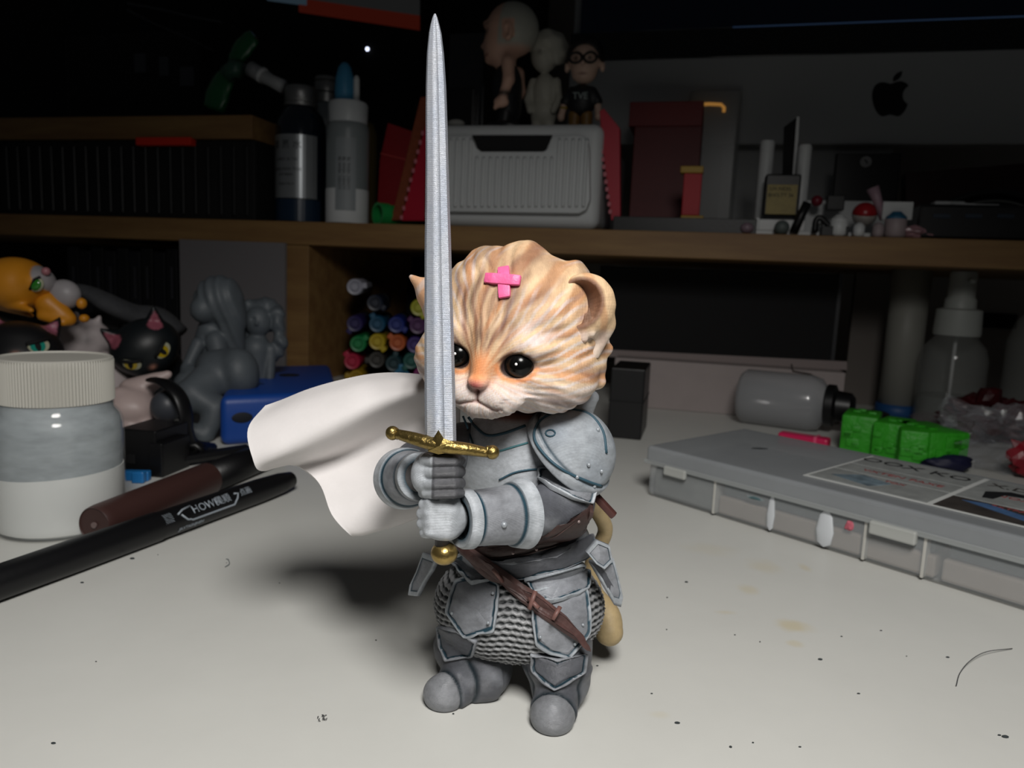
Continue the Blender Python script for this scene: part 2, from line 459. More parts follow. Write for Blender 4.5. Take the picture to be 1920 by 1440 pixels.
# ---------------------------------------------------------------- desk riser (long pine shelf)
riser = dthing('desk_riser', 'long pine shelf riser standing across the back of the white desk', 'shelf')
part('shelf_board', box(-80, 60, 0, 26, HB, HT, .06), M_WOOD, riser)
x0, x1 = D(530, 580, 0.2)[0], D(578, 580, .2)[0]
part('support_panel', box(x0, x1, .2, 22, 0, HB, .04), M_WOOD, riser)
part('support_panel', box(-80, -78.2, .2, 22, 0, HB, .04), M_WOOD, riser)
xp, _ = D(1698, 620, 8.5)
b = nb(); lathe([(1.35, .9), (1.35, HB)], 28, b, Matrix.Translation((xp, 8.5, 0)))
lg = part('leg', b, mat('leg_white', color='8d8d86', rough=.5), riser, smooth=True, label='round white metal leg')
b = nb(); lathe([(1.45, 0), (1.55, .3), (1.5, .9)], 28, b, Matrix.Translation((xp, 8.5, 0)))
part('foot_ring', b, mat('blue_foot', color='1f4a7c', rough=.5), lg, smooth=True, label='blue foot ring')
part('back_panel', slab(1592, 1668, 512, 775, 13, 1.0, .05, z0=0), mat('grey_board', color='6b6560', rough=.8), riser)
# added black sheet, keeps the wall above left dark
bdrop = dthing('dark_backdrop', 'added black sheet darkening the wall behind the upper left of the shelf', 'backdrop')
part('dark_sheet', box(-80, -6, 26.5, 33.5, 0, 60, .1), M_MATT, bdrop)
# ================================================================ THE CAT KNIGHT FIGURINE
A_ = lambda h: np.array(rgb(h), np.float32)
CSTEEL, CRIM, CLINE, CDARK, CLITE = A_('8d9096'), A_('a3a9af'), A_('22404e'), A_('53555b'), A_('b9bec4')
knight = thing('cat_knight_figurine', 'ginger kitten knight figurine in grey plate armour and a white cape', 'figurine')
M_STEEL = mat('painted_steel', attr='paint', rough=0.42, var=0.30, vscale=2.6, vstretch=(1.4, 1, 2.2), wave=(26, 0.0035), bump=0.008, bscale=14, metal=0.08)
M_FUR = mat('painted_fur', attr='paint', rough=0.62, var=0.14, vscale=7, vstretch=(1.6, 1, .7), bump=0.010, bscale=16, bstretch=(2.2, 1, .5), wave=(26, 0.002), sss=0.0)
M_SKIRT = mat('painted_mail', attr='paint', rough=0.5, var=0.25, vscale=6, bump=0.01, bscale=18, metal=0.1)
M_BROWN = mat('painted_leather', attr='paint', rough=0.5, var=0.3, vscale=5, bump=0.01, bscale=12)

def side(P, a, b):   # signed distance to a plane through a with normal b
    b = np.array(b, np.float32); b = b / np.linalg.norm(b); return (P - V(*a)) @ b
def band(x, w): return np.exp(-(x / w) ** 2)

# ---- head
HC = F(966, 622, 15.35)
HR = rotm(z=-18.5) @ rotm(x=3.5) @ rotm(y=5)      # local -> world ; local -y is the face direction
def HL(P): return (P - V(*HC)) @ HR
def fur(q):
    """radial fur locks around the nose; returns (coarse, fine)"""
    dx = q[..., 0]; dz = q[..., 2] + 0.62; r = np.sqrt(dx * dx + dz * dz) + 0.02
    ph = np.arctan2(dx, dz)
    w = 0.5 * vnoise(q, 1.7, 2.0) + .25 * r
    side_ = step(q[..., 1], -1.3, 0.3)
    coarse = np.sin(ph * 11 + 2.2 * w + 3 * np.sin(r * 1.8 + 2 * w)) * np.sin(r * 3.4 + ph * 3 + 2.5 * w)
    fine = np.sin(ph * 46 + 7 * w + 2.0 * np.sin(r * 6)) * (0.6 + .4 * np.sin(r * 9 + ph * 13))
    return ph, r, coarse, fine
def head_fn(P):
    q = HL(P)
    d = ell(q, (0, 0.05, 0.18), (1.78, 1.68, 1.62))
    d = smin(d, ell(q, (0, -.15, -.55), (1.86, 1.5, 1.0)), .35)
    for s in (-1, 1):
        d = smin(d, ell(q, (s * 1.06, -.55, -.72), (.80, .85, .60)), .3)
        d = smin(d, ell(q, (s * .36, -1.60, -1.02), (.46, .34, .30)), .22)
        d = smin(d, ell(q, (s * 0.66, -1.36, .0), (.5, .3, .24)), .25)     # brow
        d = smin(d, cone(q, (s * 1.66, .2, -.45), (s * 1.86, .15, -.80), .26, .10), .25)
        d = smin(d, cone(q, (s * 1.5, .35, .15), (s * 1.84, .45, -.12), .3, .12), .25)
    d = smin(d, ell(q, (0, -1.5, -1.26), (.46, .34, .24)), .2)
    d = smin(d, cone(q, (0, -1.78, -.66), (0, -1.52, .1), .19, .30), .2)
    d = smin(d, ell(q, (0, -1.93, -.72), (.20, .12, .12)), .06)
    for s in (-1, 1):      # sockets
        R_ = rotm(y=s * -14)
        d = smax(d, -ell(q, (s * .62, -1.70, -.36), (.31, .30, .215), R_), .07)
    # crown tufts, crease grooves
    up = step(q[..., 2], .9, 1.6)
    d = d - up * .10 * np.sin(q[..., 0] * 5.2 + 1.0 + .8 * np.sin(q[..., 1] * 2)) * (0.6 + .4 * np.sin(q[..., 1] * 3))
    ph, r, co, fi = fur(q)
    face = 1 - band(q[..., 1] + 1.75, .55) * band(r, .95)
    am = step(r, .25, 1.1)
    d = d - (.034 * co * am + .017 * fi * step(r, .2, .8)) * face
    # mouth line and muzzle cleft
    mm = (q[..., 1] < -1.3)
    d = d + mm * .05 * band(q[..., 0], .03) * step(-q[..., 2], .82, .9) * (1 - step(-q[..., 2], 1.12, 1.18))
    mc = np.abs(q[..., 0]); zc = -1.10 - .10 * np.minimum(mc / .35, 1) + .05 * step(mc, .35, .6)
    d = d + mm * .045 * band(q[..., 2] - zc, .03) * (1 - step(mc, .42, .6))
    # whisker dents
    return d
BROWN, CREAM, PEACH, WHITE, ORNG, PINK = A_('64403a'), A_('e2c19a'), A_('cc9468'), A_('dcd6d6'), A_('ee9a62'), A_('cc6a66')
def head_col(P):
    q = HL(P); ph, r, co, fi = fur(q); x, y, z = q[..., 0], q[..., 1], q[..., 2]
    c = np.tile(CREAM, (len(P), 1))
    st = np.sin(ph * 23 + 2.5 * np.sin(r * 2.4) + 1.5 * vnoise(q, 2.2, 5)); st2 = np.sin(ph * 61 + 3 * np.sin(r * 4) + 2.5 * vnoise(q, 3, 1))
    c = mixc(c, PEACH, .75 * step(st, -.1, .8) + .25 * step(fi, 0, .7))
    c = mixc(c, WHITE, .65 * step(st2, .1, .8) * step(vnoise(q, 1.6, 9) + .5 * (np.abs(x) - .5), -.2, .5))
    c = mixc(c, A_('8d6a62'), .45 * step(np.sin(ph * 37 + 4 * np.sin(r * 3) + 3 * vnoise(q, 2.5, 7)), .55, .95) * step(vnoise(q, 2.0, 12), -.1, .5))
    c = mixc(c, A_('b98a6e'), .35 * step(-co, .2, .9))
    # white cheeks, muzzle, chin
    wz = step(-z, .45, .95) * step(-y, -.2, .9)
    c = mixc(c, WHITE, .85 * wz * (.75 + .25 * fi))
    c = mixc(c, WHITE, .8 * band(np.abs(x) - .85, .30) * band(z - .15, .38) * step(fi + st, -.9, .5))
    c = mixc(c, PEACH, .6 * step(np.abs(x), .9, 1.5) * band(z + .55, .25) * step(st, -.3, .6))
    # forehead stripes
    fh = step(z, -.35, .0) * step(-y, -.1, .8)
    for a, w_, s_ in ((0.0, .075, .5), (-.26, .06, .75), (.27, .07, .8), (-.55, .05, .7), (.52, .05, .55), (-.82, .05, .5), (-.12, .03, .6), (.13, .03, .55)):
        wob = .05 * np.sin(r * 5 + a * 9) + .05 * vnoise(q, 3, 3 + a)
        c = mixc(c, BROWN, s_ * band(ph - a * (1.05 - .12 * r) - wob, w_ * 1.3 * (1.0 + .25 * np.sin(r * 9))) * fh * (1 - .5 * step(z, 1.0, 1.5)) * (.62 + .38 * step(fi, -.6, .4)))
    c = mixc(c, BROWN, .45 * step(z, 1.0, 1.5) * step(np.sin(x * 6 + .8 * np.sin(y * 3)), .2, .9))
    # crown side streaks & lower cheek strokes
    c = mixc(c, BROWN, .55 * step(np.abs(x), .9, 1.25) * step(-z, .15, .5) * (1 - step(-z, 1.1, 1.5)) * step(np.sin(z * 9 + x * 3 + vnoise(q, 3, 4)), .45, .95))
    # nose bridge, nose, eye rims
    c = mixc(c, ORNG, .95 * band(x, .20) * step(z, -.85, -.62) * (1 - step(z, -.38, -.02)) * step(-y, 1.2, 1.5))
    c = mixc(c, PINK, .95 * band(x, .17) * band(z + .76, .085) * step(-y, 1.5, 1.75))
    c = mixc(c, A_('8e4a44'), .8 * band(x, .11) * band(z + .90, .075) * step(-y, 1.4, 1.7))
    c = mixc(c, A_('6b3c36'), .9 * band(x, .025) * step(-z, .84, .9) * (1 - step(-z, 1.1, 1.16)) * step(-y, 1.3, 1.5))
    mc = np.abs(x); zc = -1.10 - .10 * np.minimum(mc / .35, 1) + .05 * step(mc, .35, .6)
    c = mixc(c, A_('a87a72'), .6 * band(z - zc, .03) * (1 - step(mc, .42, .55)) * step(-y, 1.3, 1.5))
    for s in (-1, 1):
        e = ell(q, (s * .62, -1.62, -.38), (.33, .5, .235), rotm(y=s * -14))
        c = mixc(c, ORNG, .9 * band(e - .035, .05) * step(-z, .3, .42))
        c = mixc(c, A_('4a2c26'), .85 * band(e - .01, .045) * step(z, -.38, -.28))
        c = mixc(c, A_('2a1a18'), step(-e, -.01, .03))
    for s in (-1, 1):       # muzzle dashes
        for k in range(3):
            c = mixc(c, A_('6d5c5a'), .6 * band(z + .98 + .055 * k - .18 * (np.abs(x) - .45), .012) * band(x - s * (.55 - .05 * k), .09) * step(-y, 1.2, 1.5))
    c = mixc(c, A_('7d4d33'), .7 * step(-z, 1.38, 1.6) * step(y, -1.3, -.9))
    return c
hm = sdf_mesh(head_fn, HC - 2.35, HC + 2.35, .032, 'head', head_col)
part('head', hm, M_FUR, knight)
def HW(x, y, z): return HC + HR @ np.array([x, y, z])
M_EYE = mat('gloss_black_eye', color=(.003, .003, .003), rough=.18, coat=0.0, ior=1.3)
for s in (-1, 1):
    e = part('eye', ball(HW(s * .61, -1.40, -.365), .30, 32, 20, scale=(1, 1, .92)), M_EYE, knight, smooth=True, label='glossy black eye with a white glint dot')
    g = ball(HW(s * .61 + .02, -1.69, -.315), .028, 12, 8)  # lamp highlight put in as a small white ball
    part('glint', g, mat('white_dot', color=(.9, .9, .92), rough=.4), e, smooth=True)

# ---- ears
def ear_meshes():
    # big near ear: cupped, opening forward and down
    c = F(1096, 574, 14.45); R_ = rotm(z=8, y=18, x=-6); ci = F(1088, 566, 13.93); RI = (.40, .62, .46)
    def fn(P):
        d = ell(P, c, (.60, .52, .64), R_)
        d = smin(d, cone(P, F(1052, 622, 14.2), F(1043, 566, 14.15), .15, .15), .15)
        d = smin(d, cone(P, F(1104, 672, 14.6), F(1136, 610, 14.6), .16, .19), .2)
        d = smax(d, -ell(P, ci, RI, R_), .07)
        for k, (x, y) in enumerate(((1062, 600), (1078, 610), (1094, 614), (1108, 604))):
            d = smin(d, cone(P, F(x, y + 20, 14.15), F(x + 4 - 8 * (k % 2), y - 26, 14.05), .09, .02), .04)
        q = (P - V(*c)) @ R_
        return d - .003 * np.sin(np.arctan2(q[..., 0], q[..., 2]) * 13 + 2 * np.sin(q[..., 1] * 5))
    def col(P):
        e = ell(P, ci, RI, R_)
        c_ = np.tile(CREAM, (len(P), 1)); st = np.sin(P[:, 0] * 14 + P[:, 2] * 5 + 2 * vnoise(P, 2, 1))
        c_ = mixc(c_, PEACH, .6 * step(st, -.2, .8)); c_ = mixc(c_, A_('7a5644'), .92 * step(-e, -.13, -.03))
        c_ = mixc(c_, A_('2d1a18'), .85 * step(P[:, 1], 14.2, 14.5) * step(-e, -.06, .0))  # shade of the hollow put into the colour, darker with depth
        c_ = mixc(c_, WHITE, .5 * step(c[2] - .38 - P[:, 2], 0, .15))
        return c_
    m1 = sdf_mesh(fn, c - 1.0, c + 1.0, .025, 'ear', col)
    def fn2(P):
        a = F(822, 560, 15.3); b = F(771, 519, 14.9)
        d = cone(P, a, b, .46, .035); d = smin(d, cone(P, F(822, 590, 15.2), F(790, 545, 14.95), .25, .05), .1)
        d = smax(d, -cone(P, F(826, 580, 14.75), F(788, 532, 14.62), .30, .0), .05)
        return d - .015 * np.sin(P[..., 0] * 16 - P[..., 2] * 10)
    def col2(P):
        c_ = np.tile(A_('eab890'), (len(P), 1)); st = np.sin(P[:, 0] * 16 - P[:, 2] * 12)
        c_ = mixc(c_, WHITE, .5 * step(st, .0, .9)); return c_
    c2 = F(800, 550, 15.1)
    m2 = sdf_mesh(fn2, c2 - .95, c2 + .95, .028, 'ear', col2)
    part('ear', m1, M_FUR, knight); part('ear', m2, M_FUR, knight)
ear_meshes()

# ---- pink plaster cross on the brow
hb = bvh_of([hm])
M_PINK = mat('pink_paint', color='f06a9e', rough=.45, var=.12, vscale=8, bump=.01, bscale=14)
bm = nb()
def on_head(px, py, off):
    h = hb.ray_cast(Vector((0, 0, CAMZ)), Vector([float(x) for x in ray(px, py)]).normalized())
    return np.array(h[0]) - off * np.array(ray(px, py)) / np.linalg.norm(ray(px, py)), np.array(h[1])
def strip(a, b, w, t, off, bm):
    pts = [on_head(a[0] + (b[0] - a[0]) * k / 5, a[1] + (b[1] - a[1]) * k / 5, off)[0] for k in range(6)]
    N_ = HR @ np.array([0.05, -.93, .36]); D = pts[-1] - pts[0]; D /= np.linalg.norm(D); Wv = np.cross(D, N_); Wv /= np.linalg.norm(Wv)
    b_ = bmesh.new(); rows = []
    for k, p in enumerate(pts):
        ww = w * (0.93 if k in (0, 5) else 1)
        rows.append([b_.verts.new(tuple(p + Wv * sx * ww + N_ * sn * t)) for sx, sn in ((-1, -1), (1, -1), (1, .8), (-1, .8))])
    for k in range(5):
        for i in range(4): b_.faces.new((rows[k][i], rows[k][(i + 1) % 4], rows[k + 1][(i + 1) % 4], rows[k + 1][i]))
    b_.faces.new(rows[0][::-1]); b_.faces.new(rows[-1]); bmesh.ops.recalc_face_normals(b_, faces=b_.faces)
    bmesh.ops.bevel(b_, geom=list(b_.edges), offset=.02, segments=2, profile=.5, affect='EDGES')
    add(bm, b_)
strip((944, 500), (946, 558), .115, .055, .04, bm)
strip((909, 521), (976, 526), .10, .06, .10, bm)
part('plaster_cross', shade(done(bm), 40), M_PINK, knight, label='pink crossed sticking plaster')

# ---- torso (breastplate)
def torso_fn(P):
    d = ell(P, F(985, 880, 15.95), (1.42, 1.15, 1.45))
    d = smin(d, ell(P, F(960, 845, 15.6), (1.05, .95, .95)), .4)
    d = smin(d, ell(P, F(985, 1010, 16.0), (1.45, 1.2, .8)), .4)
    d = smin(d, ell(P, F(985, 805, 15.9), (1.1, 1.0, .35)), .2)      # gorget
    d = smin(d, cone(P, F(1085, 770, 16.6), F(1110, 745, 16.4), .35, .16), .15)   # cape roll behind the neck
    return d
def torso_col(P):
    c = np.tile(CLITE * 1.05, (len(P), 1))
    c = mixc(c, CSTEEL, step(vnoise(P, 1.5, 3), -.3, .6) * .35)
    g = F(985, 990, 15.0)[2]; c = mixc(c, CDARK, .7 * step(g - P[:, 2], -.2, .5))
    c = mixc(c, A_('8a4a2c'), .85 * step(P[:, 2] - F(960, 800, 14.6)[2], -.02, .10) * (P[:, 0] < .95))
    return c
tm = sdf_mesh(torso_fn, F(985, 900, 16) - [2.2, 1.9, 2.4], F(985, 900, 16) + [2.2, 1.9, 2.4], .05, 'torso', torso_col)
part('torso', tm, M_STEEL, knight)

# ---- chain mail skirt
SKC = F(974, 1128, 15.95)
def skirt_fn(P):
    d = ell(P, SKC, (1.92, 1.55, 1.18))
    d = smin(d, ell(P, SKC + np.array([0, 0, -.25]), (1.75, 1.45, .95)), .3)
    d = smax(d, (SKC[2] - .98) - P[..., 2], .15)
    az = np.arctan2(P[..., 0] - SKC[0], -(P[..., 1] - SKC[1]))
    z = P[..., 2] - .12 * np.cos(az * 2.0) + .025 * np.sin(az * 9)
    ph = z * 2 * np.pi / .128
    tw = np.sin(az * 50 + np.floor(ph / (2 * np.pi)) * 1.3 + ph * .5)
    return d + .048 * (.5 - .5 * np.cos(ph)) - .014 * tw
def skirt_col(P):
    az = np.arctan2(P[:, 0] - SKC[0], -(P[:, 1] - SKC[1])); z = P[:, 2] - .12 * np.cos(az * 2.0) + .025 * np.sin(az * 9)
    ph = z * 2 * np.pi / .128; k = .5 - .5 * np.cos(ph); tw = np.sin(az * 50 + np.floor(ph / (2 * np.pi)) * 1.3 + ph * .5)
    c = np.tile(A_('8f9092'), (len(P), 1)); c = mixc(c, A_('1c2022'), step(k - .25 * tw, .35, .85)); return c
sm = sdf_mesh(skirt_fn, SKC - [2.15, 1.8, 1.4], SKC + [2.15, 1.8, 1.4], .03, 'mail_skirt', skirt_col)
part('mail_skirt', sm, M_SKIRT, knight, label='dark grey knitted-looking chain mail skirt')

# ---- legs and boots
def leg(hip, knee, ankle, toe, heel, r0, r1, r2):
    toe = np.array(toe, float); heel = np.array(heel, float)
    def fn(P):
        d = smin(cone(P, hip, knee, r0, r1), cone(P, knee, ankle, r1, r2), .15)
        h = heel.copy(); h[2] = .50; t = toe.copy(); t[2] = .20
        f = smin(cone(P, h, t, .52, .36), ell(P, t + np.array([0, 0, .05]), (.42, .42, .29)), .3)
        d = smin(d, f, .18)
        u = (toe - heel); u[2] = 0; u /= np.linalg.norm(u); s1 = side(P, toe, u)          # lames over the instep
        foot = step(1.0 - P[..., 2], .0, .12)
        d = d + .03 * foot * band(s1 + .10, .03) + .03 * foot * band(s1 + .44, .03) - .035 * foot * step(-s1, .10, .13) * (1 - step(-s1, .42, .45)) - .06 * foot * step(-s1, .42, .45) * (1 - step(-s1, .95, 1.0))
        return smax(d, -P[..., 2], .05)
    def col(P):
        c = np.tile(CDARK * 1.0, (len(P), 1)); c = mixc(c, CSTEEL, step(vnoise(P, 2.2, 2), -.2, .7) * .5)
        u = (toe - heel); u[2] = 0; u /= np.linalg.norm(u); s1 = side(P, toe, u)
        low = step(1.0 - P[:, 2], 0, .1)
        c = mixc(c, A_('8e9094'), .8 * step(s1, -.12, -.05) * low)
        c = mixc(c, A_('14242c'), .95 * band(s1 + .10, .032) * low); c = mixc(c, A_('14242c'), .95 * band(s1 + .44, .035) * low)
        return c
    lo = np.minimum.reduce([np.array(hip), np.array(knee), np.array(ankle), toe, heel]) - .85; hi = np.maximum.reduce([np.array(hip), np.array(knee), np.array(ankle), toe, heel]) + .85
    lo[2] = -.06
    return sdf_mesh(fn, lo, hi, .035, 'leg', col)
tL = Z(834, 1298, .25); hL = Z(915, 1262, .3)
tR = Z(1036, 1340, .25); hR_ = Z(1050, 1285, .3)
lL = leg(F(890, 1150, 16.0), F(880, 1208, 15.95), np.array([*Z(908, 1258, .5)[:2], .5]), tL, hL, .80, .74, .60)
lR = leg(F(1045, 1170, 15.7), F(1045, 1225, 15.2), np.array([*Z(1050, 1268, .6)[:2], .6]), tR, hR_, .82, .72, .60)
part('leg', lL, M_STEEL, knight); part('leg', lR, M_STEEL, knight)

# ---- arms
def arm_fn(P):
    d = smin(cone(P, F(1075, 850, 15.5), F(1062, 930, 14.9), .55, .56), cone(P, F(1058, 950, 14.75), F(960, 968, 13.9), .56, .42), .25)
    return d
def arm_col(P):
    c = np.tile(CDARK * 1.15, (len(P), 1)); c = mixc(c, CLITE, step(vnoise(P * V(1, 1, 3), 1.6, 3), -.1, .8) * .6); return c
am = sdf_mesh(arm_fn, F(1030, 920, 14.9) - [1.6, 1.7, 1.5], F(1030, 920, 14.9) + [1.3, 1.6, 1.5], .045, 'arm', arm_col)
part('arm', am, M_STEEL, knight)
def arm2_fn(P):
    return smin(cone(P, F(870, 835, 15.6), F(785, 870, 15.0), .5, .5), cone(P, F(785, 880, 14.8), F(805, 892, 13.6), .50, .35), .2)
am2 = sdf_mesh(arm2_fn, F(820, 870, 14.6) - [1.5, 1.5, 1.2], F(820, 870, 14.6) + [1.5, 1.6, 1.3], .045, 'arm', arm_col)
part('arm', am2, M_STEEL, knight)

def sleeve(name, a, b, prof, n=56, sq=(1, 1), label=None):
    """flared armour tube; prof (t, r, colour key)"""
    L_ = float(np.linalg.norm(np.array(b) - np.array(a))); mt = axis_mtx(a, b)
    bm = nb(); rows = []
    for t, r, c in prof:
        rows.append([bm.verts.new((r * math.cos(2 * math.pi * i / n) * sq[0], r * math.sin(2 * math.pi * i / n) * sq[1], t * L_)) for i in range(n)])
    for k in range(len(rows) - 1):
        for i in range(n): bm.faces.new((rows[k][i], rows[k][(i + 1) % n], rows[k + 1][(i + 1) % n], rows[k + 1][i]))
    bmesh.ops.recalc_face_normals(bm, faces=bm.faces)
    bm.transform(mt); me = done(bm, name)
    at = me.color_attributes.new('paint', 'FLOAT_COLOR', 'POINT'); cc = []
    K = {'s': CSTEEL, 'r': CRIM, 'l': CLINE, 'd': CDARK, 'w': CLITE}
    for t, r, c in prof: cc += [[*K[c], 1]] * n
    at.data.foreach_set('color', np.array(cc, np.float32).ravel()); shade(me, 40)
    return part(name, me, M_STEEL, knight, label=label)
# near forearm guard (wrist -> elbow)
wa, wb = F(862, 974, 13.0), F(984, 962, 13.75)
vb = sleeve('forearm_guard', wa, wb, [(.0, .36, 'l'), (.0, .46, 'r'), (-.01, .50, 'r'), (.03, .535, 'w'), (.14, .55, 'r'), (.165, .50, 'l'), (.19, .49, 'l'), (.22, .505, 's'), (.5, .53, 's'), (.72, .56, 's'), (.75, .565, 'l'), (.775, .57, 'l'), (.79, .615, 'r'), (.9, .65, 'w'), (.99, .675, 'r'), (1.0, .655, 'r'), (.985, .60, 'l'), (.93, .45, 'd')], sq=(1, 1))
# far forearm guard, seen nearly end on
wc, wd = F(790, 893, 13.25), F(757, 897, 14.35)
sleeve('forearm_guard', wc, wd, [(.0, .30, 'l'), (.0, .40, 'r'), (.02, .44, 'r'), (.12, .46, 's'), (.16, .43, 'l'), (.20, .43, 'l'), (.24, .47, 's'), (.62, .52, 's'), (.66, .53, 'l'), (.70, .54, 'l'), (.72, .58, 'r'), (.88, .60, 'w'), (1.0, .61, 'r'), (1.0, .57, 'r'), (.97, .45, 'd')])
def rivet(px, py, Y, r=.035, par=None):
    return ball(F(px, py, Y), r, 10, 6, scale=(1, .7, 1))
allb = None

# ---- hands
def hand_low(P):
    d = smin(ell(P, F(836, 972, 13.05), (.40, .36, .40)), sbox(P, F(833, 972, 12.92), (.27, .28, .37), None, .2), .08)
    for k, y in enumerate((944, 961, 979, 996)):
        r = (.115, .115, .11, .10)[k]
        a = F(806 - (0 if k else -3), y, 12.72); b = F(793 + (4 if k in (0, 3) else 0), y + 2, 12.86); c = F(800, y + 3, 13.35); e = F(840, y + 4, 13.5)
        d = smin(d, cone(P, F(835, y, 12.80), a, r, r * .98), .10)
        d = smin(d, cone(P, a, b, r, r), .03); d = smin(d, cone(P, b, c, r, r), .02); d = smin(d, cone(P, c, e, r, r * .9), .02)
    d = smin(d, cone(P, F(850, 940, 12.95), F(828, 932, 12.80), .13, .10), .05)       # thumb along the grip
    return d
def hand_up(P):
    d = ell(P, F(797, 888, 13.0), (.25, .38, .36))
    for k, y in enumerate((863, 884, 906, 924)):
        r = (.115, .115, .115, .10)[k]
        a = F(800 + (0, -3, -2, 2)[k], y, 12.78); b = F(817, y + 1, 12.56); c = F(850, y, 12.60); e = F(862, y, 12.85); g = F(846, y, 13.1)
        d = smin(d, cone(P, F(794, y, 13.05), a, r, r * 1.08), .05)
        d = smin(d, cone(P, a, b, r * 1.08, r), .03); d = smin(d, cone(P, b, c, r, r * .98), .02); d = smin(d, cone(P, c, e, r, r * .9), .02); d = smin(d, cone(P, e, g, r * .9, r * .8), .02)
    d = smin(d, cone(P, F(800, 860, 13.0), F(838, 852, 12.95), .12, .09), .05)        # thumb over the top behind the guard
    return d
def hand_col(base, dark):
    def f(P):
        c = np.tile(base, (len(P), 1)); c = mixc(c, CLITE, .7 * step(vnoise(P, 4, 2), -.2, .7))
        if dark: c = mixc(c, A_('4a4a4e'), .95 * step(P[:, 0], F(812, 890, 12.6)[0] - .03, F(812, 890, 12.6)[0] + .01))
        return c
    return f
cL, cU = F(830, 972, 13.0), F(828, 892, 12.9)
h1 = sdf_mesh(hand_low, cL - [.75, .8, .65], cL + [.75, .8, .65], .018, 'hand', hand_col(CLITE, False))
h2 = sdf_mesh(hand_up, cU - [.75, .8, .65], cU + [.75, .8, .65], .018, 'hand', hand_col(CLITE * 1.1, True))
part('hand', h1, M_STEEL, knight, label='lower gauntlet hand closed round the grip, back of the hand to the viewer')
part('hand', h2, M_STEEL, knight, label='upper gauntlet hand with dark fingers closed round the grip')

# ---- pauldron: big shoulder shell with a rim band
PC = F(1064, 850, 15.1)
_pa, _pb, _pc = F(978, 800, 14.75), F(1134, 930, 14.95), F(1018, 884, 14.0)
PN = np.cross(_pb - _pa, _pc - _pa); PN /= np.linalg.norm(PN)
if PN[0] > 0: PN = -PN
def paul_fn(P):
    d = ell(P, PC, (1.0, .98, .98), rotm(y=25))
    pl = side(P, _pc, PN)
    d0 = smax(d, pl, .04)
    rimd = smax(d - .06, np.abs(pl + .115) - .12, .03)
    inner = ell(P, PC + PN * .12, (.87, .86, .86), rotm(y=25))
    return smax(smin(d0, rimd, .015), -smax(inner, -pl - .35, .02), .02)
def paul_col(P):
    pl = side(P, _pc, PN); c = np.tile(A_('9fa8b3'), (len(P), 1))
    c = mixc(c, CRIM, .9 * step(vnoise(P, 2.2, 6), -.4, .4))
    c = mixc(c, CLITE, .6 * step(pl, -.26, -.22)); c = mixc(c, CLINE, .92 * band(pl + .265, .028))
    q = P - F(1020, 815, 14.2); c = mixc(c, CLINE, .0 * q[:, 0])
    return c
pm = sdf_mesh(paul_fn, PC - 1.15, PC + 1.15, .025, 'shoulder_guard', paul_col)
pob = part('shoulder_guard', pm, M_STEEL, knight)
# ---------------------------------------------------------------- armour plates, belt, straps laid on the body
BODY = bvh_of([tm, sm, lL, lR, am, am2])
M_PLATE = M_STEEL
def plate(name, outline, off=.03, th=.05, defY=14.6, **k): return wrap_plate(name, outline, BODY, k.pop('m', M_PLATE), knight, off=off, th=th, defY=defY, **k)
def surf_pt(px, py, off=0.0, bvh=None, defY=14.6):
    d = ray(px, py); dn = Vector([float(x) for x in d]).normalized(); h = (bvh or BODY).ray_cast(Vector((0, 0, CAMZ)), dn)
    p = np.array(h[0]) if h[0] is not None else F(px, py, defY)
    return p - off * np.array(dn)
def rivets(o, pts, off, r=.035, bvh=None, defY=14.6):
    for px, py in pts:
        rv = part('rivet', ball(surf_pt(px, py, off, bvh, defY), r, 10, 6, scale=(1, .8, 1)), mat('rivet_paint', color='9ca2a8', rough=.4, metal=.3), o, smooth=True)
# skirt plates
p = plate('hip_plate', [(858, 1092), (900, 1082), (938, 1098), (935, 1140), (929, 1180), (874, 1194), (841, 1149), (850, 1115)], off=.06, flat=.5)
rivets(p, [(924, 1112), (915, 1168), (847, 1150)], .19)
plate('hip_plate', [(848, 1045), (876, 1030), (906, 1050), (933, 1094), (884, 1104), (862, 1078)], off=.11, flat=.5)
p = plate('hip_plate', [(996, 1112), (1045, 1100), (1096, 1108), (1102, 1150), (1101, 1183), (1082, 1212), (1064, 1233), (1030, 1222), (1002, 1203), (996, 1160)], off=.06, flat=.5)
rivets(p, [(1013, 1195), (1093, 1172), (1078, 1208)], .19)
p = plate('hip_plate', [(982, 1074), (1035, 1062), (1090, 1047), (1097, 1080), (1097, 1114), (1060, 1130), (1031, 1140), (1000, 1128), (990, 1100)], off=.13, flat=.5)
rivets(p, [(1043, 1076), (1086, 1069)], .24)
plate('waist_band', [(895, 1048), (960, 1052), (1040, 1040), (1105, 1005), (1112, 1035), (1060, 1058), (980, 1076), (925, 1078)], off=.10, th=.04, rim=.04, rim_h=.015, flat=.3, cols=(CDARK * 1.1, CSTEEL, CLINE))
# knees
plate('knee_guard', [(824, 1172), (860, 1178), (896, 1200), (890, 1226), (862, 1236), (838, 1240), (827, 1212)], off=.02, rim=.07, defY=15.3, flat=.3, cols=(CDARK * 1.3, CSTEEL, CLINE * .7))
plate('knee_guard', [(994, 1222), (1045, 1234), (1098, 1226), (1094, 1258), (1066, 1278), (1040, 1294), (1018, 1276), (1000, 1256)], off=.02, rim=.07, defY=14.5, flat=.3, cols=(CDARK * 1.3, CSTEEL, CLINE * .7))
# lame under the shoulder guard
plate('arm_lame', [(1008, 880), (1040, 878), (1090, 905), (1112, 915), (1104, 946), (1070, 938), (1030, 920), (1010, 900)], off=.07, defY=14.3, flat=.4, cols=(CSTEEL, CLITE, CLINE))
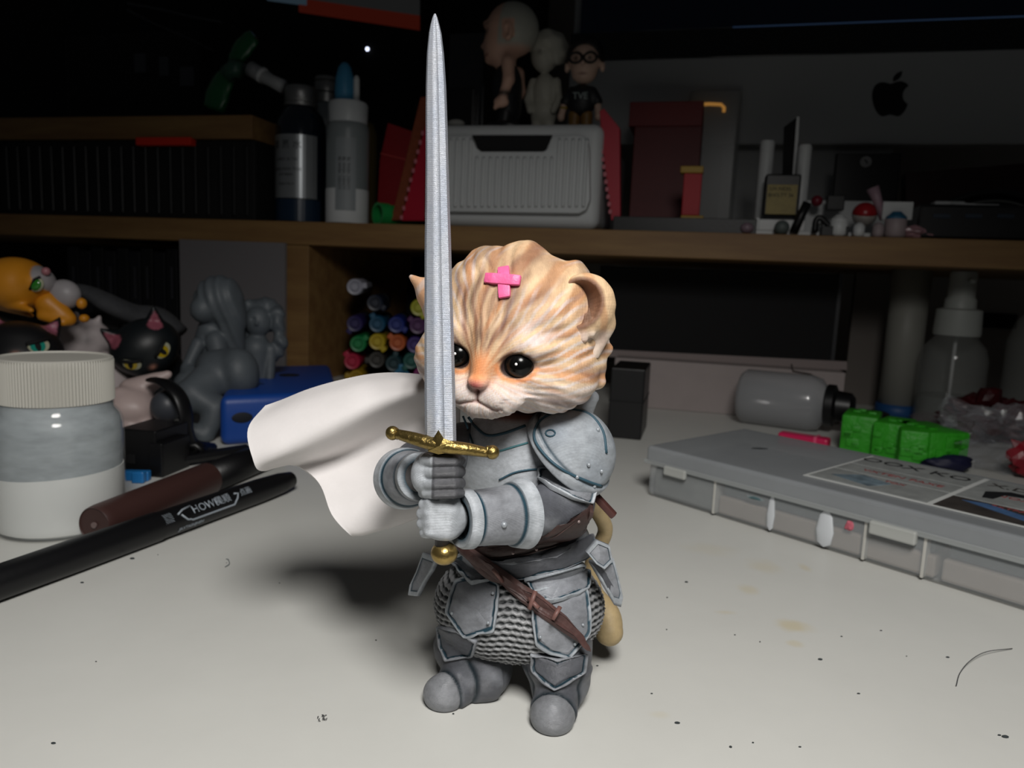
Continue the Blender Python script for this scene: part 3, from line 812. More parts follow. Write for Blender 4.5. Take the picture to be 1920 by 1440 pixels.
# free hanging side flaps
def flap(outline, Ys, th, cols=None):
    pts = [F(x, y, Y) for (x, y), Y in zip(outline, Ys)]; c = sum(pts) / len(pts)
    n = np.cross(pts[1] - pts[0], pts[2] - pts[1]); n /= np.linalg.norm(n)
    if n @ (CAM - c) < 0: n = -n
    N_ = len(pts); b = bmesh.new(); rings = []
    for s, h in ((1, -th), (1, th * .6), (.96, th), (.80, th), (.76, th * .55), (.70, th * .6), (.3, th * .9)):
        rings.append([b.verts.new(tuple(c + (q - c) * s + n * h)) for q in pts])
    for k in range(len(rings) - 1):
        for i in range(N_): b.faces.new((rings[k][i], rings[k][(i + 1) % N_], rings[k + 1][(i + 1) % N_], rings[k + 1][i]))
    b.faces.new(rings[0][::-1]); b.faces.new(rings[-1]); bmesh.ops.recalc_face_normals(b, faces=b.faces)
    me = done(b, 'flap'); cs = ([CDARK] * N_ + [CRIM] * (3 * N_) + [CLINE] * N_ + [CSTEEL] * (2 * N_))
    at = me.color_attributes.new('paint', 'FLOAT_COLOR', 'POINT'); at.data.foreach_set('color', np.c_[np.array(cs), np.ones(len(cs))].astype(np.float32).ravel())
    return part('side_flap', me, M_STEEL, knight)
fl = flap([(1104, 1050), (1124, 1058), (1150, 1048), (1160, 1085), (1168, 1122), (1165, 1135), (1152, 1131), (1128, 1090)], [15.0, 14.9, 15.1, 15.15, 15.2, 15.2, 15.1, 15.0], .05)
flap([(1098, 1034), (1118, 1012), (1142, 1022), (1148, 1050), (1132, 1066), (1116, 1056)], [14.85, 14.9, 15.0, 15.0, 14.85, 14.8], .06)
flap([(796, 1036), (822, 1046), (812, 1068), (798, 1090), (784, 1118), (768, 1116), (771, 1098), (784, 1070)], [15.1, 14.8, 14.8, 14.9, 15.0, 15.2, 15.2, 15.15], .06)
# belt, scabbard, dagger grip
CB, CBD = A_('43302d'), A_('241817')
p = wrap_plate('belt', [(868, 1026), (930, 1028), (990, 1016), (1050, 990), (1096, 958), (1114, 946), (1116, 968), (1085, 996), (1040, 1020), (985, 1036), (930, 1043), (880, 1042)], BODY, M_BROWN, knight, off=.06, th=.05, rim=.05, rim_h=.015, cols=(CB * .7, CB, CBD), defY=14.8, flat=.2, label='dark brown belt')
for px, py in ((1085, 978), (1006, 1030), (1048, 1008), (962, 1037)):
    part('stud', ball(surf_pt(px, py, .16), .035, 10, 6), mat('stud_paint', color='8a7a78', rough=.4, metal=.3), p, smooth=True)
BODY2 = bvh_of([o.data for o in knight.children if o.data and o.name.split('.')[0] in ('torso', 'mail_skirt', 'hip_plate', 'waist_band', 'belt')])
p = wrap_plate('scabbard', [(866, 1022), (880, 1018), (896, 1028), (955, 1070), (1015, 1112), (1062, 1152), (1090, 1190), (1098, 1218), (1070, 1200), (1000, 1152), (930, 1090), (880, 1045)], BODY2, M_BROWN, knight, off=.10, th=.09, rim=.03, rim_h=.0, line=.012, cols=(A_('4e3633'), A_('5a413d'), A_('3c2826')), defY=14.4, flat=.7, n=140, smooth_it=8, label='brown leather scabbard lying slantwise over the skirt')
for a, b in (((992, 1122), (1010, 1140)), ((1004, 1108), (992, 1142)), ((925, 1068), (942, 1090)), ((1050, 1138), (1036, 1162))):
    q0, q1 = surf_pt(*a, .34, BODY2), surf_pt(*b, .34, BODY2)
    part('strap_loop', tube([q0, (q0 + q1) / 2 + (CAM - q0) * .002, q1], .05, 8, flat=(1, .8)), mat('loop_leather', color='74524c', rough=.5, var=.2), p, smooth=True)
g0, g1 = F(1112, 925, 15.15), F(1152, 968, 15.0)
bm = nb(); L_ = np.linalg.norm(g1 - g0); box(-.10, .10, -.07, .07, -.3, L_, .03, 2, bm, axis_mtx(g0, g1))
part('dagger_grip', shade(done(bm), 40), mat('dagger_brown', color='4c2e2b', rough=.45, var=.2), knight)
# painted grooves on the breastplate
def groove(pts, r=.022, m=None, off=.008, bvh=None, par=None):
    pp = [surf_pt(x, y, off, bvh) for x, y in [tuple(q) for q in catmull(pts, 6)]]
    return part('painted_groove', tube(pp, r, 6, flat=(1, 1)), m or mat('groove_blue', color='2c4a58', rough=.6), par or knight, smooth=True)
TB = bvh_of([tm])
groove([(878, 782), (892, 800), (914, 816), (945, 812), (985, 798)], bvh=TB, r=.03)
groove([(868, 780), (876, 800), (888, 835)], bvh=TB)
groove([(936, 846), (962, 838), (990, 830)], bvh=TB, m=mat('groove_teal', color='4c7f86', rough=.6))
groove([(936, 900), (965, 886), (1000, 880), (1020, 882)], bvh=BODY)
PB = bvh_of([pm])
rivets(pob, [(1104, 872), (1128, 884), (1082, 895), (1114, 912), (1121, 806)], .02, .042, PB)
groove([(1128, 912), (1100, 902), (1060, 884), (1028, 860), (1004, 828), (1004, 802), (1022, 782), (1062, 768), (1104, 776), (1130, 808), (1137, 850)], r=.030, bvh=PB, par=pob)
pr = part('rivet', tube([surf_pt(1032 + 9 * math.cos(a), 812 + 6 * math.sin(a), .01, PB) for a in np.linspace(0, 6.28, 13)], .018, 6), mat('groove_blue'), pob, smooth=True)
VB = bvh_of([vb.data])
for px, py, rr in ((866, 985, .05), (945, 984, .06)):
    part('rivet', ball(surf_pt(px, py, 0, VB), rr, 12, 8), mat('rivet_paint'), vb, smooth=True)

# ---------------------------------------------------------------- tail
tp = catmull([F(1108, 945, 16.6), F(1128, 972, 16.9), F(1134, 1000, 17.2), F(1112, 1050, 17.4), F(1110, 1110, 17.3), F(1138, 1155, 16.9), F(1142, 1184, 16.7)], 6)
tb_ = tube(tp, [.18 + .15 * step(np.float32(i / len(tp)), .45, .8) for i in range(len(tp))], 18); ball(tp[-1], .335, 20, 14, tb_)
part('tail', tb_, mat('tail_fur', color='a8946e', rough=.6, var=.2, vscale=3, bump=.008, bscale=9), knight, smooth=True, label='beige tail curling out under the armour')

# ---------------------------------------------------------------- cape
def cape():
    top = [(862, 716, 16.4), (770, 703, 16.7), (705, 703, 16.9), (640, 715, 17.0), (580, 732, 17.0), (530, 752, 16.9), (498, 763, 16.7)]
    r1 = [(862, 722, 16.0), (765, 716, 16.2), (690, 724, 16.2), (620, 745, 16.2), (555, 768, 16.1), (500, 790, 16.0), (466, 806, 15.9)]
    r2 = [(862, 726, 15.9), (775, 735, 15.9), (700, 760, 15.8), (630, 792, 15.7), (565, 824, 15.6), (512, 850, 15.5), (474, 858, 15.5)]
    r3 = [(862, 735, 16.1), (785, 752, 16.2), (712, 786, 16.2), (645, 822, 16.1), (580, 850, 16.0), (525, 868, 15.95), (489, 881, 15.7)]
    r4 = [(862, 760, 16.5), (795, 780, 16.7), (735, 810, 16.8), (680, 836, 16.8), (630, 855, 16.8), (585, 866, 16.7), (545, 869, 16.6)]
    r5 = [(862, 820, 16.3), (800, 840, 16.3), (750, 862, 16.3), (705, 880, 16.3), (665, 893, 16.3), (630, 903, 16.3), (598, 906, 16.3)]
    r6 = [(862, 890, 15.9), (805, 905, 15.8), (760, 922, 15.7), (720, 938, 15.7), (680, 953, 15.7), (648, 962, 15.7), (622, 965, 15.7)]
    r7 = [(862, 930, 15.9), (810, 955, 15.8), (770, 972, 15.7), (735, 984, 15.7), (705, 992, 15.6), (680, 999, 15.6), (656, 1001, 15.6)]
    r8 = [(862, 925, 16.3), (812, 948, 16.3), (772, 966, 16.2), (740, 978, 16.2), (710, 988, 16.1), (684, 995, 16.1), (664, 996, 16.1)]
    rows = [[F(*p) for p in catmull([np.array(q) for q in r], 8)] for r in (top, r1, r2, r3, r4, r5, r6, r7, r8)]
    cols = list(zip(*rows)); grid = np.array([catmull(list(c), 7) for c in cols])     # u, v, 3
    for _ in range(4):
        g = grid.copy(); g[1:-1, 1:-1] = (grid[1:-1, 1:-1] * 2 + grid[:-2, 1:-1] + grid[2:, 1:-1] + grid[1:-1, :-2] + grid[1:-1, 2:]) / 6; grid = g
    n = np.cross(np.gradient(grid, axis=0), np.gradient(grid, axis=1)); n /= np.linalg.norm(n, axis=-1, keepdims=True)
    if (n * (CAM - grid)).sum() < 0: n = -n
    a, b_ = grid + n * .04, grid - n * .04
    nu, nv = grid.shape[:2]; vs = [tuple(x) for x in a.reshape(-1, 3)] + [tuple(x) for x in b_.reshape(-1, 3)]; o = nu * nv; fs = []
    I = lambda i, j: i * nv + j
    for i in range(nu - 1):
        for j in range(nv - 1):
            fs.append((I(i, j), I(i + 1, j), I(i + 1, j + 1), I(i, j + 1))); fs.append((o + I(i, j), o + I(i, j + 1), o + I(i + 1, j + 1), o + I(i + 1, j)))
    for i in range(nu - 1):
        for j in (0, nv - 1): fs.append((I(i, j), I(i + 1, j), o + I(i + 1, j), o + I(i, j)))
    for j in range(nv - 1):
        for i in (0, nu - 1): fs.append((I(i, j), I(i, j + 1), o + I(i, j + 1), o + I(i, j)))
    me = bpy.data.meshes.new('cape'); me.from_pydata([tuple(map(float, v)) for v in vs], [], fs); me.update()
    bb = bmesh.new(); bb.from_mesh(me); bmesh.ops.recalc_face_normals(bb, faces=bb.faces); bb.to_mesh(me); bb.free(); shade(me, 60)
    part('cape', me, mat('white_cape', color='d6d2d1', rough=.6, var=.03, vscale=2, bump=.003, bscale=12), knight, label='white cape blown out sideways in smooth folds')
cape()

# ================================================================ THE SWORD
sword = thing('toy_sword', 'silver sword with gold crossguard held upright in both gauntlets of the kitten knight', 'sword')
M_BLADE = mat('silver_blade', color='b0b3ba', color2='a0a7b4', rough=.36, metal=.45, vscale=1.5, vstretch=(2, 1, .7), wave=(16, .006), bump=.006, bscale=9, bstretch=(1, 1, 4))
M_GOLD = mat('gold_paint', color='8e7a48', rough=.34, metal=.9, bump=.03, bscale=9, var=.25, vscale=4)
bl = [(26, 815.5, 1.5), (32, 815.5, 4), (45, 815.5, 7.5), (62, 816, 11), (100, 816.5, 15), (160, 817.5, 18), (230, 818.5, 19.5), (300, 819.5, 20.5), (380, 820.5, 22), (450, 821, 24), (540, 822, 25.5), (640, 823.5, 27.5), (740, 825, 29), (846, 826.5, 30)]
b = bmesh.new(); rows = []
for y, cx, hw in bl:
    Y = 12.62 + (846 - y) * .0003; c = F(cx, y, Y); w = hw * Y / FPX; t = min(.11, w * .5)
    # cross-section: bevelled edges, flat, shallow central fuller; turned slightly
    prof = [(-1, 0), (-.82, -.62), (-.34, -.9), (-.2, -.78), (.16, -.78), (.30, -.9), (.82, -.75), (1, 0), (.82, .75), (.28, .9), (.16, .55), (-.16, .55), (-.28, .9), (-.82, .55)]
    rows.append([b.verts.new((c[0] + u * w, c[1] + v * t + u * w * .10, c[2])) for u, v in prof])
n_ = 14
for k in range(len(rows) - 1):
    for i in range(n_): b.faces.new((rows[k][i], rows[k][(i + 1) % n_], rows[k + 1][(i + 1) % n_], rows[k + 1][i]))
b.faces.new(rows[0]); b.faces.new(rows[-1]); bmesh.ops.recalc_face_normals(b, faces=b.faces)
part('blade', shade(done(b), 25), M_BLADE, sword)
bm = nb(); gp = catmull([F(742, 813, 12.75), F(775, 822, 12.6), F(825, 836, 12.45), F(875, 842, 12.5), F(915, 849, 12.55)], 5)
tube(gp, [.085 + .035 * math.sin(math.pi * i / (len(gp) - 1)) for i in range(len(gp))], 10, bm)
part('crossguard', done(bm), M_GOLD, sword, smooth=True)
cg = sword.children[-1] if sword.children else None
for (px, py, Y) in ((736, 812, 12.77), (923, 848, 12.55)):
    b2 = ball(F(px, py, Y), .125, 20, 14); ball(F(px + (9 if px < 800 else -9), py + (2 if px < 800 else -2), Y), .085, 14, 8, b2, scale=(.6, 1, 1.2))
    part('guard_knob', b2, M_GOLD, sword, smooth=True)
bm = nb(); pb = [(802, 846), (812, 822), (822, 806), (832, 822), (852, 830), (845, 848), (822, 852)]
c_ = sum(F(x, y, 12.42) for x, y in pb) / len(pb); fr = [bm.verts.new(tuple(F(x, y, 12.40))) for x, y in pb]; bk = [bm.verts.new(tuple(F(x, y, 12.62))) for x, y in pb]; ce = bm.verts.new(tuple(c_ - np.array([0, .12, 0])))
for i in range(7):
    j = (i + 1) % 7; bm.faces.new((fr[i], fr[j], ce)); bm.faces.new((fr[i], bk[i], bk[j], fr[j]))
bm.faces.new(bk); bmesh.ops.recalc_face_normals(bm, faces=bm.faces)
part('guard_boss', done(bm), M_GOLD, sword)
b2 = nb(); lathe([(.13, 0), (.13, 2.2)], 16, b2, axis_mtx(F(829, 1036, 12.95), F(827, 846, 12.72)))
part('grip', b2, mat('grip_dark', color='3c3a3c', rough=.6, bump=.01, bscale=9), sword, smooth=True)
part('pommel', ball(F(833, 1037, 12.95), .245, 32, 20, scale=(1, 1, .88)), mat('gold_pommel', color='9c8550', rough=.30, metal=.9, bump=.012, bscale=8), sword, smooth=True)
# ================================================================ ON THE RISER
def bottle(name, label, cat, px, top, bot, o, prof, m, cap=None, capm=None, capname='cap', extra=None, z0=None, smooth=True):
    """prof: (radius px, py) from the bottom up, lathe-turned at its real place"""
    x, _z = D(px, (top + bot) / 2, o); s = float((F(px + 1, top, W(x, o, 0)[1]) - F(px, top, W(x, o, 0)[1]))[0]); z0 = HT if z0 is None else z0
    zb = D(px, bot, o)[1]
    zz = lambda py: z0 + (D(px, py, o)[1] - zb)
    t = thing(name, label, cat, W(x, o, z0), YAW)
    b = lathe([(max(r, .01) * s, zz(py) - z0) for r, py in prof], 40)
    part('body', b, m, t, smooth=False); shade(t.children[0].data, 50)
    if cap:
        b = lathe([(max(r, .01) * s, zz(py) - z0) for r, py in cap], 40); q = part(capname, b, capm, t); shade(q.data, 40)
    return t, s, zz, z0
def label_band(t, r, z0_, z1_, a0, a1, m, name='label', n=20, th=.02, lab=None):
    b = bmesh.new(); rows = []
    for i in range(n + 1):
        a = a0 + (a1 - a0) * i / n; c, s_ = math.sin(a), -math.cos(a)
        rows.append([b.verts.new((c * q, s_ * q, z)) for q, z in ((r + .005, z0_), (r + th, z0_), (r + th, z1_), (r + .005, z1_))])
    for i in range(n):
        for k in range(4): b.faces.new((rows[i][k], rows[i + 1][k], rows[i + 1][(k + 1) % 4], rows[i][(k + 1) % 4]))
    b.faces.new(rows[0]); b.faces.new(rows[-1]); bmesh.ops.recalc_face_normals(b, faces=b.faces)
    return part(name, b, m, t, label=lab)
def wrap_text(t, s, size, r, z, m, a=0.0, name='lettering', lab=None, vert=False):
    b = text_bm(s, size, .003)
    if vert: b.transform(Matrix.Rotation(math.radians(90), 4, 'Z'))
    for v in b.verts:
        x, y, zz = v.co; th = a + x / r; rr = r + .03 + zz
        v.co = (math.sin(th) * rr, -math.cos(th) * rr, z + y)
    return part(name, b, m, t, label=lab)
M_METAL = mat('brushed_cap', color='8c8c8c', rough=.35, metal=.8, bump=.02, bscale=8)
M_SILVERLABEL = mat('silver_label', color='8f9396', rough=.3, metal=.5)
M_INK = mat('label_ink', color='101215', rough=.6)
# 1 black bottle
t, s, zz, z0 = bottle('ink_bottle', 'black bottle with a grey metal cap and silver label', 'bottle', 564, 155, 411, 3.2,
    [(40, 411), (46, 405), (46.5, 260), (46, 225), (40, 208), (30, 196), (27, 190)], mat('dark_bottle_glass', color='0b1420', rough=.15, coat=.5),
    [(30, 192), (31, 190), (31, 186), (29, 184), (30.5, 180), (30.5, 165), (29, 158), (26, 154)], M_METAL)
R_ = 46.5 * s
label_band(t, R_, zz(366) - z0, zz(250) - z0, -1.25, 1.2, M_SILVERLABEL)
for k, (py, sz, tx) in enumerate(((270, .75, '墨 黑 水'), (296, .32, 'XHREX 36 TIX'), (314, .34, 'NEXECHOX TOX'), (324, .3, 'XETAREH.'), (341, .26, 'TELEX PAL 9'))):
    wrap_text(t, tx, sz, R_, zz(py) - z0, M_INK, -.1)
label_band(t, R_, zz(408) - z0, zz(368) - z0, -1.4, 1.4, mat('dark_blue_band', color='16283c', rough=.3), name='blue_band')
# 2 clear bottle with metal cap behind
bottle('metal_capped_bottle', 'small clear bottle with a ridged metal cap behind the black bottle', 'bottle', 612, 127, 411, 8,
    [(34, 411), (36, 405), (36, 215), (30, 190), (22, 176)], mat('frosted_grey', color='5c6266', rough=.35),
    [(22, 178), (24, 176), (24, 160), (22, 158), (24, 156), (24, 140), (22, 137), (24, 135), (22, 128), (14, 126)], M_METAL)
# 3 squeeze bottle
t, s, zz, z0 = bottle('squeeze_bottle', 'white squeeze bottle with a pointed blue cap, half full of white powder', 'bottle', 652, 182, 411, 3.0,
    [(36, 411), (40, 406), (40, 235), (38, 224), (34, 220)], mat('milky_plastic', color='7f8688', rough=.35, sss=.1),
    [(34, 222), (36, 220), (37, 186), (34, 181), (18, 180)], mat('cap_white', color='c0c4c6', rough=.4), 'collar')
b = lathe([(q * s, zz(py) - z0) for q, py in ((18, 181), (18.5, 160), (17, 135), (12, 115), (6, 106), (.5, 104))], 24, mtx=Matrix.Translation((-8 * s, 0, 0)))
part('nozzle_cap', b, mat('blue_cap', color='3f86ad', rough=.4), t, smooth=True, label='pointed blue nozzle cap')
b = lathe([(q * s, zz(py) - z0) for q, py in ((6, 181), (6, 136), (4, 130), (.5, 128))], 14, mtx=Matrix.Translation((14 * s, 4 * s, 0)))
part('strap', b, M_WHITE, t, smooth=True)
b = lathe([(40.3 * s, zz(408) - z0), (40.5 * s, zz(345) - z0)], 40, capb=False, capt=False); part('powder_fill', b, mat('powder_white', color='c9cccd', rough=.8), t, smooth=True)
label_band(t, 40.6 * s, zz(386) - z0, zz(252) - z0, -.1, .85, mat('grey_label', color='8b9194', rough=.5))
for k in range(3): wrap_text(t, 'LOXEC VEXA 7B', .34, 41 * s, zz(318) - z0, M_INK, .12 + k * .2, vert=True)
# 4 amber bottle behind
bottle('amber_bottle', 'amber bottle half hidden behind the squeeze bottle', 'bottle', 678, 205, 411, 8, [(26, 411), (30, 405), (30, 235), (24, 215), (16, 208)], mat('amber_glass', color='4c4226', rough=.25), [(16, 209), (16, 190), (14, 187)], M_BLACK)
# 5 red box tilted, 6 green cup, 7 brown board, 8 red card
def poly_prism(name, pts, o, dep, m, label, cat, bev=.04, tilt=None):
    P = [D(x, y, o) for x, y in pts]; b = bmesh.new()
    f = [b.verts.new((x, o, z)) for x, z in P]; g = [b.verts.new((x, o + dep, z)) for x, z in P]; n = len(P)
    b.faces.new(f); b.faces.new(g[::-1])
    for i in range(n): b.faces.new((f[i], g[i], g[(i + 1) % n], f[(i + 1) % n]))
    bmesh.ops.recalc_face_normals(b, faces=b.faces)
    if bev: bmesh.ops.bevel(b, geom=list(b.edges), offset=bev, segments=2, profile=.5, affect='EDGES')
    return b
M_RED = mat('red_card', color='8e1820', rough=.5, var=.1); M_RED2 = mat('crimson_plastic', color='a3142c', rough=.4)
rb = dthing('red_carton', 'red box leaning behind the green tube and squeeze bottle', 'box')
part('body', poly_prism('b', [(706, 411), (712, 300), (727, 230), (772, 246), (770, 411)], 6, 4, M_RED, '', ''), M_RED, rb)
b = nb(); p0, p1 = D(714, 288, 5.95), D(762, 300, 5.95); tube([(p0[0], 5.95, p0[1]), (p1[0], 5.95, p1[1])], .07, 6, b); part('folded_edge', b, mat('red_edge', color='c24a48', rough=.5), rb)
b = nb(); gx, gz = D(706, 372, 2.2); gx2, gz2 = D(752, 366, 5); rr = abs(D(706, 350, 2.2)[1] - gz)
lathe([(.78 * rr, .02), (rr, 0), (rr, .9), (.9 * rr, 1.0), (.9 * rr, 3.4), (.7 * rr, 3.4)], 28, b, axis_mtx((gx, 2.4, HT + rr * 1.02), (gx + 2.2, 5.4, HT + rr * 1.0)), capb=False)
lathe([(.01, 1.2), (.76 * rr, 1.2), (.76 * rr, .02)], 28, b, axis_mtx((gx, 2.4, HT + rr * 1.02), (gx + 2.2, 5.4, HT + rr * 1.0)), capb=False, capt=False)
gt = dsolo('green_tube_cap', b, mat('green_plastic', color='1f8c46', rough=.4), 'green hollow plastic cap lying on the shelf by the red box', 'cap'); shade(gt.data, 40)
br = dsolo('brown_board', poly_prism('b', [(733, 413), (788, 182), (803, 180), (803, 235), (757, 413)], 2.6, 1.2, None, '', ''), mat('brown_card', color='7d3a1c', rough=.6, var=.2), 'orange-brown board leaning behind the sword blade', 'board')
cr = dthing('red_ruler_card', 'red toothed card leaning against the white storage bin', 'card')
part('body', poly_prism('b', [(752, 414), (798, 232), (806, 232), (806, 414)], 2.0, .5, None, '', ''), M_RED2, cr)
for k in range(10):
    x, z = D(753 + 4.4 * k, 408 - 17.6 * k, 1.95); part('tooth', box(x - .12, x + .1, 1.9, 2.3, z - .16, z + .16, .02, 1), mat('pale_pink', color='b86a74', rough=.6), cr)

# ---- storage bin
bin_ = dthing('storage_bin', 'white ribbed storage bin with a cut-out handle on the shelf', 'bin')
O_ = .5
x0, _ = D(790, 330, O_); x1, _ = D(1125, 330, O_); z1 = D(960, 229, O_)[1]
M_BIN = mat('bin_white', color='bcbfc0', rough=.5)
part('body', box(x0, x1, O_ + .35, 17, HT + .02, z1, .75, 5), M_BIN, bin_, smooth=False); shade(bin_.children[0].data, 40)
def bp(px, py): return D(px, py, O_ - .1)
outl = [(808, 258)] + [(882, 256), (888, 262), (894, 278), (903, 285), (1020, 285), (1028, 280), (1034, 262), (1040, 257), (1090, 255), (1103, 264), (1106, 280), (1107, 375), (1100, 394), (1086, 401), (808, 397)]
b = prism([bp(*p) for p in outl], -.25, .35, bev=.1); b.transform(Matrix.Translation((0, O_, 0)) @ Matrix.Rotation(math.radians(90), 4, 'X'))
fp = part('front_panel', b, M_BIN, bin_); shade(fp.data, 40)
for k in range(21):
    px = 842 + k * 12.6; top = 262 if (px < 888 or px > 1036) else 296; bt = 388
    if px > 1095: top, bt = 270, 380
    xa, za = D(px, bt, O_ - .2); zb = D(px, top, O_ - .2)[1]
    b = bmesh.new(); tube([(xa, O_ - .28, za), (xa, O_ - .36, za + .15), (xa, O_ - .36, zb - .15), (xa, O_ - .28, zb)], .155, 8, b)
    part('rib', b, M_BIN, fp, smooth=True)
pz = [D(p, q, O_ + .3) for p, q in ((886, 254), (1036, 254), (1022, 286), (900, 286))]
b = prism(pz, -.08, .08); b.transform(Matrix.Translation((0, O_ + .25, 0)) @ Matrix.Rotation(math.radians(90), 4, 'X')); part('handle_opening', b, M_MATT, bin_, label='dark handle opening')
BZ = z1
# ---- red folder, cartons right of the bin
fo = dthing('red_folder', 'crimson folder leaning against the right side of the white bin', 'folder')
part('cover', poly_prism('b', [(1146, 413), (1128, 260), (1124, 208), (1132, 203), (1162, 240), (1163, 413)], 1.5, .8, None, '', ''), M_RED2, fo)
for k in range(9):
    x, z = D(1129 + 2.0 * k, 285 + 14 * k, 1.4); part('tooth', box(x - .14, x + .1, 1.3, 1.7, z - .15, z + .15, .02, 1), mat('pale_pink'), fo)
ct = dthing('dark_red_carton', 'dark red cardboard carton in front of the computer, by the clear case', 'box')
part('body', slab(1186, 1312, 192, 411, 9, 5, .05, z0=HT), mat('dark_red_card', color='5e1418', rough=.5, var=.15), ct)
part('lid', slab(1180, 1318, 190, 236, 8.8, 5.4, .05), mat('lid_red', color='6e1a1c', rough=.5), ct)
cc = dthing('clear_case', 'clear plastic case with an amber strip behind the dark red carton', 'case')
part('body', slab(1284, 1384, 166, 411, 14.3, 1.5, .35, z0=HT, seg=4), mat('frosted_clear', color='a0a2a1', rough=.25, alpha=.45), cc)
b = nb(); tube([(*[D(x, y, 14.2)[0]], 14.2, D(x, y, 14.2)[1]) for x, y in ((1294, 197), (1330, 195), (1352, 196), (1358, 202), (1357, 210))], .14, 8, b)
part('amber_strip', b, mat('amber_glow', color='c98a3a', rough=.4, emit='e0a050', estr=.30), cc, smooth=True, label='amber strip light')
cd = dthing('red_upright_card', 'red upright card block with gold ends, beside the dark red carton', 'card')
part('body', slab(1280, 1314, 324, 404, 2.4, .8, .06), mat('scarlet_card', color='a8202a', rough=.55), cd)
part('end_strip', slab(1276, 1319, 311, 324, 2.2, 1.1, .06), mat('gold_end', color='a8862c', rough=.5), cd)
part('end_strip', slab(1276, 1319, 404, 414, 2.2, 1.1, .06, z0=HT), mat('gold_end'), cd)
dsolo('black_tray_mat', slab(1150, 1420, 408, 413, 1.0, 12, .04, z0=HT), M_BLACK, 'flat black tray lying on the shelf right of the white bin', 'tray')
